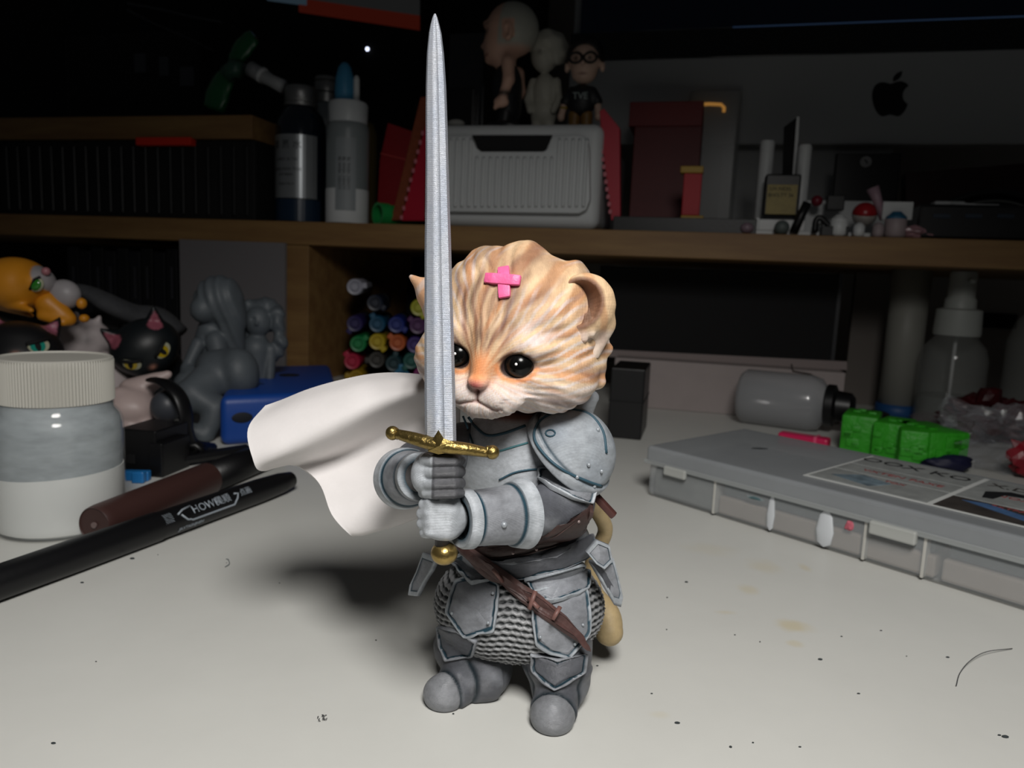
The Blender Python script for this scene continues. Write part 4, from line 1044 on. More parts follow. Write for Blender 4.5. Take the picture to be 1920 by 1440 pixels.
# ---------------------------------------------------------------- small toy people on the bin
def prof_mesh(fn, c, ext, vox, col): return sdf_mesh(fn, np.array(c) - ext, np.array(c) + ext, vox, 'toy', col)
M_TOY = mat('toy_vinyl', attr='paint', rough=.5, var=.06, vscale=2)
SKIN, SCALP, CLOTH_B = A_('c8a08c'), A_('a6a69c'), A_('15161a')
def W2(px, py, o):
    x, z = D(px, py, o); return W(x, o, z)
def px_r(px, py, o, r): return abs(float(D(px + r, py, o)[0] - D(px, py, o)[0]))
def toy_bald():
    o = 4.0; s = px_r(950, 100, o, 1); t = thing('bald_toy_figurine', 'bald toy figurine in a black sleeveless top, in profile on the storage bin', 'figurine', W2(948, 229, o), YAW)
    t.location = Vector(W(*(D(948, 229, o)[0], o, BZ))) * U
    P_ = lambda px, py, dy=0.0: np.array([(px - 948) * s, dy, (229 - py) * s])
    def head(P):
        d = ell(P, P_(954, 52, 0), (48 * s, 42 * s, 47 * s))
        d = smin(d, ell(P, P_(932, 82, 0), (30 * s, 30 * s, 34 * s)), .5)
        d = smin(d, cone(P, P_(912, 70), P_(900, 79), 7 * s, 4.5 * s), .25)              # nose
        d = smin(d, ell(P, P_(911, 94), (7 * s, 10 * s, 4 * s)), .2); d = smin(d, ell(P, P_(913, 104), (8 * s, 10 * s, 6 * s)), .25)
        d = smin(d, ell(P, P_(908, 44), (7 * s, 22 * s, 6 * s)), .3)
        d = smin(d, ell(P, P_(957, 66, -40 * s), (9 * s, 7 * s, 17 * s)), .12); d = smin(d, ell(P, P_(957, 66, 40 * s), (9 * s, 7 * s, 17 * s)), .12)
        d = smax(d, -ell(P, P_(955, 66, -46 * s), (5 * s, 5 * s, 10 * s)), .1)
        return smin(d, cone(P, P_(940, 95), P_(946, 120), 20 * s, 18 * s), .3)
    def col(P):
        c = np.tile(SKIN, (len(P), 1)); q = (P[:, 0] / s + 948); y = 229 - P[:, 2] / s
        c = mixc(c, SCALP, step(q - 940 + (y - 50) * .12, -4, 3) * (1 - step(y, 78, 92)) * (1 - (np.abs(P[:, 1]) > 36 * s) * (np.abs(q - 957) < 11) * (y > 46)))
        for sg in (-1, 1):
            c = mixc(c, A_('1c1412'), .9 * band(q - 910, 7) * band(y - 46 + .2 * (q - 910), 2.6) * step(sg * P[:, 1] / s, 8, 14))
            c = mixc(c, A_('1a1414'), .9 * band(q - 911, 4) * band(y - 60, 5) * step(sg * P[:, 1] / s, 10, 15))
        c = mixc(c, A_('7d4f48'), .8 * band(y - 98, 2.0) * (q < 916)); return c
    part('head', sdf_mesh(head, P_(950, 65) - [60 * s, 55 * s, 66 * s], P_(950, 65) + [60 * s, 55 * s, 66 * s], .11, 'head', col), M_TOY, t)
    tor = lambda P: smin(ell(P, P_(948, 155), (28 * s, 34 * s, 48 * s)), ell(P, P_(952, 190), (24 * s, 30 * s, 30 * s)), .4)
    part('vest', sdf_mesh(tor, P_(948, 165) - [40 * s, 40 * s, 66 * s], P_(948, 165) + [40 * s, 40 * s, 66 * s], .14, 'v', CLOTH_B), M_TOY, t, label='black sleeveless top')
    for sg in (-1, 1):
        arm = lambda P: smin(smin(cone(P, P_(958, 118, sg * 36 * s), P_(962, 148, sg * 42 * s), 12 * s, 10 * s), cone(P, P_(962, 148, sg * 42 * s), P_(952, 178, sg * 42 * s), 10 * s, 8 * s), .2), smin(ell(P, P_(950, 186, sg * 42 * s), (14 * s, 8 * s, 10 * s)), cone(P, P_(946, 188, sg * 44 * s), P_(940, 196, sg * 44 * s), 5 * s, 4 * s), .15), .15)
        ac = lambda P: mixc(np.tile(SKIN, (len(P), 1)), A_('141414'), .95 * band((229 - P[:, 2] / s) - 172, 5))
        part('arm', sdf_mesh(arm, P_(955, 155, sg * 42 * s) - [24 * s, 18 * s, 54 * s], P_(955, 155, sg * 42 * s) + [24 * s, 18 * s, 54 * s], .10, 'a', ac), M_TOY, t, label='bare arm with a black wristband')
        lg = lambda P: smin(cone(P, P_(952, 200, sg * 16 * s), P_(950, 220, sg * 18 * s), 14 * s, 12 * s), ell(P, P_(940, 222, sg * 18 * s), (24 * s, 12 * s, 8 * s)), .2)
        part('leg', sdf_mesh(lg, P_(945, 212, sg * 17 * s) - [40 * s, 20 * s, 30 * s], P_(945, 212, sg * 17 * s) + [40 * s, 20 * s, 30 * s], .13, 'l', A_('1d1b1c')), M_TOY, t)
toy_bald()
def toy_grey():
    o = 6.0; s = px_r(1018, 120, o, 1); t = thing('unpainted_toy_figurine', 'unpainted pale grey curly-haired toy figurine between the bald toy and the bespectacled toy', 'figurine', W(D(1018, 229, o)[0], o, BZ), YAW)
    P_ = lambda px, py, dy=0.0: np.array([(px - 1018) * s, dy, (229 - py) * s])
    G = A_('b4b2a6')
    def f(P):
        d = ell(P, P_(1015, 86), (25 * s, 24 * s, 30 * s)); h = smin(ell(P, P_(1018, 66), (37 * s, 30 * s, 24 * s)), ell(P, P_(1040, 82), (17 * s, 26 * s, 22 * s)), .3)
        h = h - .16 * np.sin(P[..., 0] * 3.6 + 1) * np.sin(P[..., 2] * 3.9) * np.sin(P[..., 1] * 3.4 + .5)
        d = smin(d, h, .1); d = smin(d, cone(P, P_(1013, 88, -24 * s), P_(1012, 91, -29 * s), 4 * s, 3 * s), .1)
        for e in (-9, 9): d = smax(d, -ell(P, P_(1014 + e, 82, -26 * s), (5 * s, 5 * s, 4 * s)), .1)
        d = smin(d, ell(P, P_(1018, 150), (22 * s, 17 * s, 34 * s)), .2); d = smin(d, ell(P, P_(1018, 185), (25 * s, 19 * s, 25 * s)), .2)
        for sg in (-1, 1):
            d = smin(d, cone(P, P_(1018 + sg * 22, 132), P_(1018 + sg * 29, 165, -6 * s), 8 * s, 7 * s), .15); d = smin(d, cone(P, P_(1018 + sg * 29, 165, -6 * s), P_(1018 + sg * 22, 186, -16 * s), 7 * s, 6 * s), .15)
            d = smin(d, cone(P, P_(1018 + sg * 11, 195), P_(1018 + sg * 12, 226), 11 * s, 9 * s), .2); d = smin(d, ell(P, P_(1018 + sg * 13, 225, -8 * s), (10 * s, 17 * s, 6 * s)), .1)
        d = smin(d, np.abs(cone(P, P_(1000, 128, -10 * s), P_(1030, 170, -15 * s), 6 * s, 6 * s)), .1)
        return smax(d, -P[..., 2], .02)
    part('body', sdf_mesh(f, P_(1018, 135) - [52 * s, 44 * s, 96 * s], P_(1018, 135) + [52 * s, 44 * s, 102 * s], .12, 'g', G), M_TOY, t)
toy_grey()
def toy_glasses():
    o = 4.5; s = px_r(1088, 140, o, 1); t = thing('bespectacled_toy_figurine', 'toy figurine with black glasses, black hair and a lettered black T-shirt on the bin', 'figurine', W(D(1088, 229, o)[0], o, BZ), YAW)
    P_ = lambda px, py, dy=0.0: np.array([(px - 1088) * s, dy, (229 - py) * s])
    SK = A_('c6a896')
    def hd(P):
        d = smin(ell(P, P_(1091, 98), (30 * s, 27 * s, 30 * s)), ell(P, P_(1090, 122), (23 * s, 22 * s, 20 * s)), .3)
        for sg in (-1, 1): d = smin(d, ell(P, P_(1091 + sg * 33, 112), (5 * s, 6 * s, 10 * s)), .1)
        return smin(d, ell(P, P_(1092, 112, -28 * s), (4 * s, 5 * s, 5 * s)), .1)
    hc = lambda P: mixc(mixc(np.tile(SK, (len(P), 1)), A_('5a2a24'), .8 * band(P[:, 2] / s - (229 - 128), 2) * band(P[:, 0] / s - 3, 9) * (P[:, 1] < 0)), A_('0c0a0a'), (P[:, 1] < -10 * s) * np.maximum(band(P[:, 0] / s - 15, 4), band(P[:, 0] / s + 10, 4)) * band(P[:, 2] / s - (229 - 102), 4))
    h = part('head', sdf_mesh(hd, P_(1090, 108) - [44 * s, 40 * s, 46 * s], P_(1090, 108) + [44 * s, 40 * s, 46 * s], .11, 'h', hc), M_TOY, t)
    def hair(P):
        d = ell(P, P_(1091, 90, 4 * s), (34 * s, 31 * s, 34 * s)); d = smax(d, -ell(P, P_(1092, 110, -22 * s), (30 * s, 34 * s, 33 * s)), .1); d = smax(d, (229 - 108) * s - P[..., 2], .1)
        return d - .05 * np.sin(P[..., 0] * 5) * np.sin(P[..., 1] * 4)
    part('hair', sdf_mesh(hair, P_(1091, 86) - [42 * s, 44 * s, 36 * s], P_(1091, 86) + [42 * s, 44 * s, 36 * s], .11, 'hr', A_('0d0b0b')), M_TOY, h)
    b = nb()
    for sg in (-13, 14):
        tube([P_(1091 + sg + 11.5 * math.cos(a), 103 + 9 * math.sin(a), -31 * s + abs(sg) * .15 * s) for a in np.linspace(0, 2 * math.pi, 17)], 2.2 * s, 6, b, caps=False)
        tube([P_(1091 + sg * 1.85, 100, -29 * s), P_(1091 + sg * 2.5, 104, -6 * s)], 2 * s, 6, b)
    tube([P_(1089, 101, -31 * s), P_(1094, 101, -31 * s)], 2.2 * s, 6, b)
    part('glasses', b, M_BLACK, h, smooth=True)
    sh = lambda P: smin(ell(P, P_(1088, 172), (27 * s, 20 * s, 30 * s)), smin(cone(P, P_(1070, 158), P_(1058, 174, -3 * s), 12 * s, 10 * s), cone(P, P_(1106, 158), P_(1118, 174, -3 * s), 12 * s, 10 * s), .05), .15)
    ts = part('t_shirt', sdf_mesh(sh, P_(1088, 172) - [46 * s, 30 * s, 40 * s], P_(1088, 172) + [46 * s, 30 * s, 40 * s], .11, 's', CLOTH_B), M_TOY, t, label='black T-shirt with pale letters')
    b = text_bm('TVE', 17 * s, .02); b.transform(Matrix.Translation(Vector(P_(1089, 168, -21.5 * s))) @ Matrix.Rotation(math.radians(90), 4, 'X')); part('lettering', b, mat('pale_print', color='8f9a98', rough=.6), ts)
    for sg in (-1, 1):
        a = lambda P: smin(cone(P, P_(1088 + sg * 31, 176, -3 * s), P_(1088 + sg * 34, 196, -8 * s), 7 * s, 6 * s), ell(P, P_(1088 + sg * 35, 202, -10 * s), (7 * s, 7 * s, 9 * s)), .1)
        part('arm', sdf_mesh(a, P_(1088 + sg * 34, 190, -6 * s) - [16 * s, 16 * s, 28 * s], P_(1088 + sg * 34, 190, -6 * s) + [16 * s, 16 * s, 28 * s], .09, 'a', SK), M_TOY, t)
        l = lambda P: smin(cone(P, P_(1088 + sg * 11, 198), P_(1088 + sg * 12, 222), 12 * s, 10 * s), ell(P, P_(1088 + sg * 12, 224, -8 * s), (11 * s, 18 * s, 6 * s)), .1)
        lc = lambda P: mixc(np.tile(A_('7a5a2a'), (len(P), 1)), A_('141211'), step(9 * s - P[:, 2], -.1, .1))
        part('leg', sdf_mesh(l, P_(1088 + sg * 11, 212) - [24 * s, 34 * s, 28 * s], P_(1088 + sg * 11, 212) + [24 * s, 34 * s, 22 * s], .1, 'l', lc), M_TOY, t)
    part('watch', ball(P_(1057, 186, -8 * s), 8 * s, 12, 8, scale=(1, 1, .35)), mat('gold_watch', color='9a7f2c', rough=.4), t, smooth=True)
toy_glasses()
# dark bits behind the toys, on the bin
dk = dthing('dark_acrylic_box', 'dark see-through box standing behind the bald toy on the bin', 'box')
x0, z0_ = D(838, 229, 8); x1 = D(905, 229, 8)[0]
part('panel', box(x0, x1, 8, 13, BZ, D(870, 62, 8)[1], .1), mat('smoke_plastic', color='191a1d', rough=.2, coat=.6), dk)
part('ledge', box(x0, x1 - .6, 7.2, 8, BZ, D(870, 170, 8)[1], .1), M_BLACK, dk)
dsolo('white_pebble_eraser', ball((D(848, 222, 1.5)[0], 2.4, BZ + .32), .35, 18, 12, scale=(2.0, 1.2, .9)), mat('eraser_grey', color='8a8a86', rough=.7), 'small rounded grey eraser on the bin beside the sword', 'eraser', smooth=True)
dsolo('dark_dome_cap', ball((D(948, 224, 1.8)[0], 1.9, BZ + .02), .9, 20, 12, scale=(1.25, .7, .45)), M_BLACK, 'dark dome cap lying on the bin in front of the bald toy', 'cap', smooth=True)

# ---------------------------------------------------------------- computer with the big logo
pc = dthing('desktop_computer', 'all-in-one desktop computer with a grey chin and a black fruit logo', 'computer')
O_ = 16.0
M_ALU = mat('aluminium_grey', color='a9abab', rough=.5, metal=0.0)
cx0, _ = D(1064, 200, O_); cx1, _ = D(2060, 200, O_); zt, zb = D(1500, 103, O_)[1], D(1500, 271, O_)[1]
part('chin', box(cx0, cx1, O_, O_ + .9, zb, zt, .12), M_ALU, pc)
zs = D(1500, 47, O_)[1]
part('bezel', box(cx0, cx1, O_ - .02, O_ + .9, zt, zs, .03), mat('black_glass', color='020203', rough=.12, coat=.5), pc, label='black glass border')
part('screen', box(cx0 + .8, cx1 - .8, O_ + .02, O_ + .85, zs, zs + 26, .02), mat('screen_off', color='04050a', rough=.15, emit='0a1220', estr=.06), pc)
part('screen_edge', box(cx0 + 14, cx1 - .8, O_ - .06, O_ + .02, zs - .03, zs + .07, .0), mat('bluish_edge', color='14202c', rough=.3, emit='2c3e58', estr=.35), pc, label='faint bluish line along the bottom of the screen')
part('shell_back', box(cx0, cx1, O_ + .9, O_ + 1.6, zb, zs + 27, .3), M_ALU, pc)
part('stand', box((cx0 + cx1) / 2 - 7, (cx0 + cx1) / 2 + 7, O_ + 1.7, O_ + 2.6, HT, zb + 8, .1), M_ALU, pc)
# logo: body with a bite, leaf
def bez(p0, p1, p2, p3, n=8): return [tuple((1 - t) ** 3 * np.array(p0) + 3 * (1 - t) ** 2 * t * np.array(p1) + 3 * (1 - t) * t * t * np.array(p2) + t ** 3 * np.array(p3)) for t in np.linspace(0, 1, n, endpoint=False)]
lp = []
for seg in (((1669, 157), (1676, 157), (1683, 150), (1692, 153)), ((1692, 153), (1698, 154), (1702, 158), (1704, 161)), ((1704, 161), (1690, 168), (1688, 188), (1702, 195)),
            ((1702, 195), (1700, 204), (1692, 217), (1684, 218)), ((1684, 218), (1678, 218), (1674, 215), (1669, 215)), ((1669, 215), (1664, 215), (1660, 218), (1654, 218)),
            ((1654, 218), (1640, 216), (1628, 178), (1640, 161)), ((1640, 161), (1650, 150), (1661, 155), (1669, 157))):
    lp += bez(*seg)
def logo_piece(pts, name):
    P = [D(x, y, O_ - .03) for x, y in pts]; b = prism(P, -.02, .03); b.transform(Matrix.Translation((0, O_ - .01, 0)) @ Matrix.Rotation(math.radians(90), 4, 'X')); part(name, b, mat('logo_black', color='020202', rough=.3), pc, label='black logo piece')
logo_piece(lp, 'logo')
logo_piece(bez((1674, 153), (1673, 142), (1682, 135), (1692, 133)) + bez((1692, 133), (1692, 143), (1684, 152), (1674, 153)), 'logo_leaf')

# ---------------------------------------------------------------- second screen at the top left
m2 = dthing('monitor', 'black monitor whose screen shows a blue, grey and red picture, top left', 'monitor')
def quad(pts, o, dep, m, name, par, lab=None): return part(name, poly_prism('b', pts, o, dep, None, '', '', bev=0), m, par, label=lab)
O2 = 21.0
quad([(470, 60), (470, -560), (790, -560), (790, 400), (470, 400)], O2 + .2, 1.5, M_MATT, 'casing', m2)
quad([(640, 8), (786, 29), (786, 56), (640, 34), (560, 22), (560, -4)], O2, .25, mat('screen_red', color='2a0a06', rough=.4, emit='7c2a1a', estr=.12), 'screen_red_band', m2, 'red lower band of the picture')
quad([(500, -40), (575, -30), (575, 10), (500, 0)], O2 - .02, .2, mat('screen_blue', color='0a0e12', rough=.4, emit='3a4a55', estr=.35), 'screen_blue_patch', m2)
quad([(575, -60), (786, -60), (786, 28), (640, 7), (575, -3)], O2 - .01, .2, mat('screen_grey', color='0a0a0a', rough=.4, emit='2a2a2a', estr=.35), 'screen_grey_patch', m2)
lx, lz = D(686, 90, O2 - .2); part('power_light', ball((lx, O2 + .15, lz), .19, 12, 8), mat('white_led', color=(1, 1, 1), emit='dfe6ff', estr=2.5), m2, smooth=True, label='tiny white power light')

# ---------------------------------------------------------------- black crate, upper board, red clip
crt = dthing('black_crate', 'long black ribbed crate under the short pine board on the shelf', 'crate')
xc0, xc1 = -62.0, D(478, 330, 1.0)[0]; zc = D(400, 262, 1.0)[1]
part('body', box(xc0, xc1, 1.0, 16, HT, zc, .15), M_MATT, crt)
for k in range(30):
    x = xc1 - .6 - k * 1.2; part('rib', box(x - .3, x, .85, 1.02, HT + .4, zc - .5, .05, 1), M_BLACK, crt)
ub = dsolo('pine_board', box(xc0, xc1, .6, 18, zc + .01, D(400, 216, .6)[1], .05), M_WOOD, 'short pine board resting on the black crate', 'board')
x0, x1 = D(254, 266, .4)[0], D(357, 266, .4)[0]
dsolo('red_clip', slab(254, 357, 257, 272, .35, .9, .06), mat('red_clip', color='d02a12', rough=.45), 'bright red strip clip under the edge of the short pine board', 'clip')
ZU = D(400, 216, .6)[1]
# things on the upper board
gc = dthing('green_clamp', 'translucent green plastic clamp leaning on the short pine board', 'clamp')
b = nb(); pts = catmull([(*[D(x, y, 3)[0]], 3.2, D(x, y, 3)[1]) for x, y in ((398, 205), (410, 165), (432, 125), (452, 90), (474, 66))], 5)
tube(pts, [1.0, 1.05, 1.1, 1.15, 1.1, 1.05, 1.0, .95, .8, .6, .45, .6, .75, .8, .85, .9, .85, .8, .8, .75, .6][:len(pts)], 14, b, flat=(1.0, .5))
part('handle', b, mat('green_translucent', color='155c33', rough=.25, coat=.4), gc, smooth=True)
b = nb(); tube([(*[D(x, y, 2.6)[0]], 2.6, D(x, y, 2.6)[1]) for x, y in ((425, 140), (440, 128), (452, 133))], .7, 12, b); part('pivot', b, mat('green_dull', color='35584a', rough=.3), gc, smooth=True)
tb = dthing('white_tube', 'short white paint tube slanting beside the green clamp', 'tube')
b = nb(); pts = [(*[D(x, y, 3)[0]], 2.8, D(x, y, 3)[1]) for x, y in ((472, 130), (490, 141), (512, 153), (534, 164))]; tube(pts, [.62, .6, .5, .55], 16, b); part('body', b, mat('tube_white', color='9a9c9e', rough=.35), tb, smooth=True)
b = nb(); tube([(*[D(x, y, 2.7)[0]], 2.7, D(x, y, 2.7)[1]) for x, y in ((489, 139), (494, 143))], .65, 16, b); part('ring', b, mat('ring_pale', color='c0c2c4', rough=.3), tb, smooth=True)
tz = dthing('tweezers', 'grey metal tweezers slanting high above the short pine board', 'tweezers')
for pts in (((242, 8), (300, 18), (360, 32), (418, 42)), ((242, 20), (262, 30), (290, 45), (345, 68), (402, 96))):
    b = nb(); tube([(*[D(x, y, 6)[0]], 6.0, D(x, y, 6)[1]) for x, y in pts], [.32, .22, .18, .12, .08][:len(pts)], 8, b, flat=(1, .5)); part('arm', b, mat('dull_steel', color='4a4d52', rough=.4, metal=.6), tz, smooth=True)
dc = dthing('dark_device', 'black device with three small grey stickers on the short pine board', 'device')
part('body', slab(120, 372, 60, 214, 7, 6, .5, z0=ZU + .01, seg=4), M_MATT, dc)
for x, y, w in ((262, 118, 22), (307, 124, 18), (350, 143, 26)): part('sticker', slab(x - w / 2, x + w / 2, y - 18, y + 18, 6.93, .1, .01), mat('sticker_grey', color='3a3d44', rough=.5), dc)

# ---------------------------------------------------------------- right end of the shelf: small things
def simple(name, px0, px1, py0, py1, o, dep, m, label, cat, bev=.06, rest=True): return dsolo(name, slab(px0, px1, py0, py1, o, dep, bev, z0=HT if rest else None), m, label, cat)
def rounded_post(name, px, r, top, o, m, label):
    x, z = D(px, top, o); rr = px_r(px, top, o, r); b = nb(); lathe([(rr, HT), (rr, z - .15), (rr * .9, z)], 20, b, Matrix.Translation((x, o + rr, 0))); oo = dsolo(name, b, m, label, 'holder'); shade(oo.data, 40); return oo
rounded_post('white_holder', 1441, 14, 262, 4.5, M_WHITE, 'white plastic post directly left of the black memory card')
rounded_post('white_holder', 1512, 13, 270, 3.5, M_WHITE, 'white plastic post with a clear top, right of the black card')
bc = dthing('black_card', 'thin black card with a white edge, upright between two white posts', 'card')
part('face', poly_prism('b', [(1467, 330), (1470, 238), (1494, 220), (1494, 330)], 5, .15, None, '', '', 0), M_MATT, bc)
part('white_edge', poly_prism('b', [(1486, 330), (1494, 219), (1499, 219), (1493, 330)], 4.9, .35, None, '', '', 0), M_WHITE, bc)
kb = dthing('black_battery', 'black battery with a gold label standing on the white tray', 'battery')
ZT = D(1500, 407, 2.0)[1]
part('body', slab(1433, 1500, 326, 404, 2.2, 1.4, .12, z0=None), M_BLACK, kb)
part('gold_label', slab(1437, 1494, 346, 402, 2.13, .1, .02), mat('gold_label', color='8f7f45', rough=.5, var=.15), kb)
for k, (y, t_) in enumerate(((354, 'UX NEXL'), (366, 'BHO.TY 36'))):
    x, z = D(1464, y, 2.1); b = text_bm(t_, .35, .004); b.transform(Matrix.Translation((x, 2.11, z)) @ Matrix.Rotation(math.radians(90), 4, 'X')); part('lettering', b, M_INK, kb)
wt = dthing('white_tray', 'low white compartment tray full of small parts at the shelf front', 'tray')
xw0, xw1 = D(1418, 410, 1.6)[0], D(1708, 410, 1.6)[0]
part('floor', box(xw0, xw1, 1.6, 6.6, HT, HT + .35, .05), M_WHITE, wt)
part('wall', box(xw0, xw1, 6.3, 6.6, HT + .35, D(1560, 376, 6.3)[1], .05), M_WHITE, wt)
part('wall', box(xw0, xw0 + .2, 1.6, 6.3, HT + .35, HT + 1.2, .03), M_WHITE, wt); part('wall', box(xw0 + 4.2, xw0 + 4.4, 1.6, 6.3, HT + .35, HT + 1.0, .03), M_WHITE, wt)
part('wall', slab(1655, 1712, 378, 412, 1.7, .3, .05), M_WHITE, wt); part('wall', box(xw0 + .2, xw0 + 3.2, 1.6, 1.9, HT + .35, HT + 1.1, .03), M_WHITE, wt)
# two-tone ball, plain
bl_ = dthing('two_tone_ball', 'small plastic ball, red above and white below, in the white tray', 'ball')
x, z = D(1621, 402, 2.6); rr = px_r(1621, 402, 2.6, 24)
for nm, m, s0, s1 in (('upper_half', mat('ball_red', color='9c1c22', rough=.3), 0, math.pi / 2), ('lower_half', mat('ball_white', color='a8a29c', rough=.35), math.pi / 2, math.pi)):
    pr = [(max(rr * math.sin(s0 + (s1 - s0) * k / 10), .001), rr * math.cos(s0 + (s1 - s0) * k / 10)) for k in range(11)][::-1]
    b = lathe(pr, 28, mtx=Matrix.Translation((x, 2.6, z)) @ Matrix.Rotation(.25, 4, 'X')); part(nm, b, m, bl_, smooth=True)
def small_jar(px, r, top, o, m, cap, label, capc=None):
    x, z = D(px, top, o); rr = px_r(px, top, o, r); t = dthing('small_jar', label, 'jar'); h = z - HT
    b = nb(); lathe([(rr * .8, 0), (rr, .15), (rr, h * .7), (rr * .85, h * .75)], 22, b, Matrix.Translation((x, o, HT))); part('body', b, m, t, smooth=True)
    b = nb(); lathe([(rr * .95, h * .72), (rr * .95, h * .8), (rr * .4, h), (.02, h)], 22, b, Matrix.Translation((x, o, HT))); part('lid', b, cap, t); return t
small_jar(1682, 21, 397, 1.0, mat('pinkish_white', color='9a8c8e', rough=.5), mat('blue_lid', color='245a78', rough=.4), 'tiny pinkish jar with a blue peaked lid at the shelf front')
small_jar(1575, 17, 403, .9, M_WHITE, M_WHITE, 'tiny white jar at the shelf front below the two-tone ball')
small_jar(1612, 11, 418, .7, M_WHITE, M_WHITE, 'smallest white pot at the shelf front, left of the pale pink pot')
small_jar(1648, 11, 418, .7, mat('pinkish_white'), mat('pinkish_white'), 'tiny pale pink pot at the shelf front beside the wrapped sweet')
cw = dthing('wrapped_sweet', 'crumpled pink and clear wrapped sweet at the shelf front', 'sweet')
def crumple(c, r, scale, seed, n=3, amp=.35):
    b = bmesh.new(); bmesh.ops.create_icosphere(b, subdivisions=n, radius=1.0)
    for v in b.verts:
        q = v.co * 2.3 + Vector((seed, seed * 2, seed * 3)); k = 1 + amp * (mnoise.noise(q) + .6 * mnoise.noise(q * 2.3))
        v.co = Vector([float(c[i]) + v.co[i] * k * r * scale[i] for i in range(3)])
    return b
x, z = D(1712, 430, .9)
part('wrapper', crumple((x, 1.2, HT + .42), .8, (1.35, .8, .5), 3.0), mat('pink_wrap', color='a07a80', rough=.25, var=.3, vscale=2), cw)
part('twist', crumple((D(1742, 436, .9)[0], 1.0, HT + .25), .4, (1, .6, .4), 5.0, 2), mat('pink_wrap'), cw)
b = nb(); tube([(*[D(x, y, 2.2)[0]], 2.2, D(x, y, 2.2)[1]) for x, y in ((1636, 352), (1646, 378), (1656, 412))], [.42, .3, .22], 10, b); dsolo('pink_straw_sleeve', b, mat('pink_sleeve', color='9a7f8a', rough=.4), 'pale pink twisted sleeve standing behind the two-tone ball', 'sleeve', smooth=True)
cl = dthing('black_cable_clip', 'black hinged cable clip lying on the shelf front', 'clip')
b = nb(); tube(catmull([(*[D(x, y, .9)[0]], 1.0, D(x, y, .9)[1]) for x, y in ((1528, 436), (1530, 415), (1538, 408), (1552, 420), (1566, 434))], 4), .2, 8, b); part('loop', b, M_BLACK, cl, smooth=True)
part('bar', slab(1540, 1592, 424, 438, .5, .7, .05, z0=HT), M_BLACK, cl)
b = nb(); tube([(*[D(x, y, 1.2)[0]], 1.2, D(x, y, 1.2)[1]) for x, y in ((1488, 436), (1500, 408), (1514, 380))], .3, 8, b); dsolo('black_pin', b, M_BLACK, 'slim black pin leaning on the white tray', 'pin', smooth=True)
dsolo('round_ball_stud', ball((D(1466, 428, .8)[0], .9, HT + .5), .5, 18, 12, scale=(1, .9, 1)), mat('grey_green', color='525a58', rough=.5), 'grey-green round knob at the shelf front below the battery', 'knob', smooth=True)
dsolo('pink_bead', ball((D(1402, 416, .7)[0], 1.0, HT + .42), .42, 16, 10, scale=(1.1, 1, .9)), mat('bead_pink', color='7d6a74', rough=.4), 'small dull pink bead on the black tray by the red upright card', 'bead', smooth=True)
simple('black_cube', 1551, 1584, 366, 394, 4, 1, M_BLACK, 'small black cube in the white tray left of the two-tone ball', 'cube', rest=False)
dsolo('red_bulb', ball((D(1532, 374, 4.5)[0], 4.5, D(1532, 377, 4.5)[1]), .4, 14, 10), mat('dim_red', color='7a2030', rough=.3), 'tiny red bulb in the white tray beside the white post', 'bulb', smooth=True)
hub = dthing('black_hub', 'black port hub at the right end of the shelf', 'hub')
part('body', slab(1722, 2010, 384, 443, .8, 7, .2, z0=HT), M_BLACK, hub)
for px in (1766, 1826, 1886): part('port', slab(px - 16, px + 16, 401, 409, .74, .1, .01), mat('port_blue', color='0f2030', rough=.5), hub)
ad = dthing('white_cable_plug', 'white cable plug lying on the black port hub', 'plug')
zh = D(1800, 385, .8)[1]
x0, x1 = D(1754, 370, 3)[0], D(1812, 370, 3)[0]; part('plug', box(x0, x1, 3, 4, zh, zh + .5, .1), M_WHITE, ad)
b = nb(); tube([(x1 - 1.0, 2.6, zh + .3), (x1 + .5, 2.3, zh + .14), (D(1872, 384, 2.2)[0], 2.1, zh + .12)], .13, 8, b); part('cable', b, M_WHITE, ad, smooth=True)
ph = dthing('black_tablet', 'black tablet with a small round emblem leaning under the computer', 'tablet')
part('body', slab(1562, 1684, 286, 420, 12, .8, .1, z0=HT), mat('tablet_black', color='060607', rough=.25), ph)
x, z = D(1624, 303, 11.9); b = nb(); lathe([(.42, 0), (.42, .06)], 24, b, Matrix.Translation((x, 12.0, z)) @ Matrix.Rotation(math.radians(90), 4, 'X')); em = part('emblem', b, mat('emblem_grey', color='8a8a8a', rough=.4), ph)
b = nb(); tube([(x - .12, 11.92, z + .16), (x + .02, 11.92, z + .02), (x + .12, 11.92, z - .16)], .05, 6, b); part('emblem_hand', b, M_MATT, em)
x0, z0_ = D(1572, 287, 11.9); x1 = D(1672, 287, 11.9)[0]; part('top_edge', box(x0, x1, 11.85, 12.0, z0_ - .05, z0_ + .04, 0), mat('edge_grey', color='3c3e40', rough=.3), ph)
hp = dthing('black_headphones', 'black headphones lying behind the port hub, thin bright rim', 'headphones')
b = nb(); xh, zh2 = D(1890, 395, 6); 
for rr, th_, m in ((4.6, .28, 0), (3.6, .5, 0)): tube([(xh + rr * math.cos(a), 9, HT + .4 + rr * .78 * math.sin(a)) for a in np.linspace(0, math.pi, 25)], th_, 8, b)
part('headband', b, M_BLACK, hp, smooth=True)
b = nb(); tube([(xh + 4.0 * math.cos(a), 8.6, HT + .4 + 4.0 * .74 * math.sin(a)) for a in np.linspace(.2, math.pi * .8, 21)], .09, 6, b); part('bright_rim', b, mat('rim_chrome', color='9a9a94', rough=.25, metal=.8), hp, smooth=True)
for sg in (-1, 1): part('ear_cup', ball((xh + sg * 4.2, 9, HT + 1.15), 1.3, 18, 12, scale=(.6, 1, .85)), M_BLACK, hp, smooth=True)
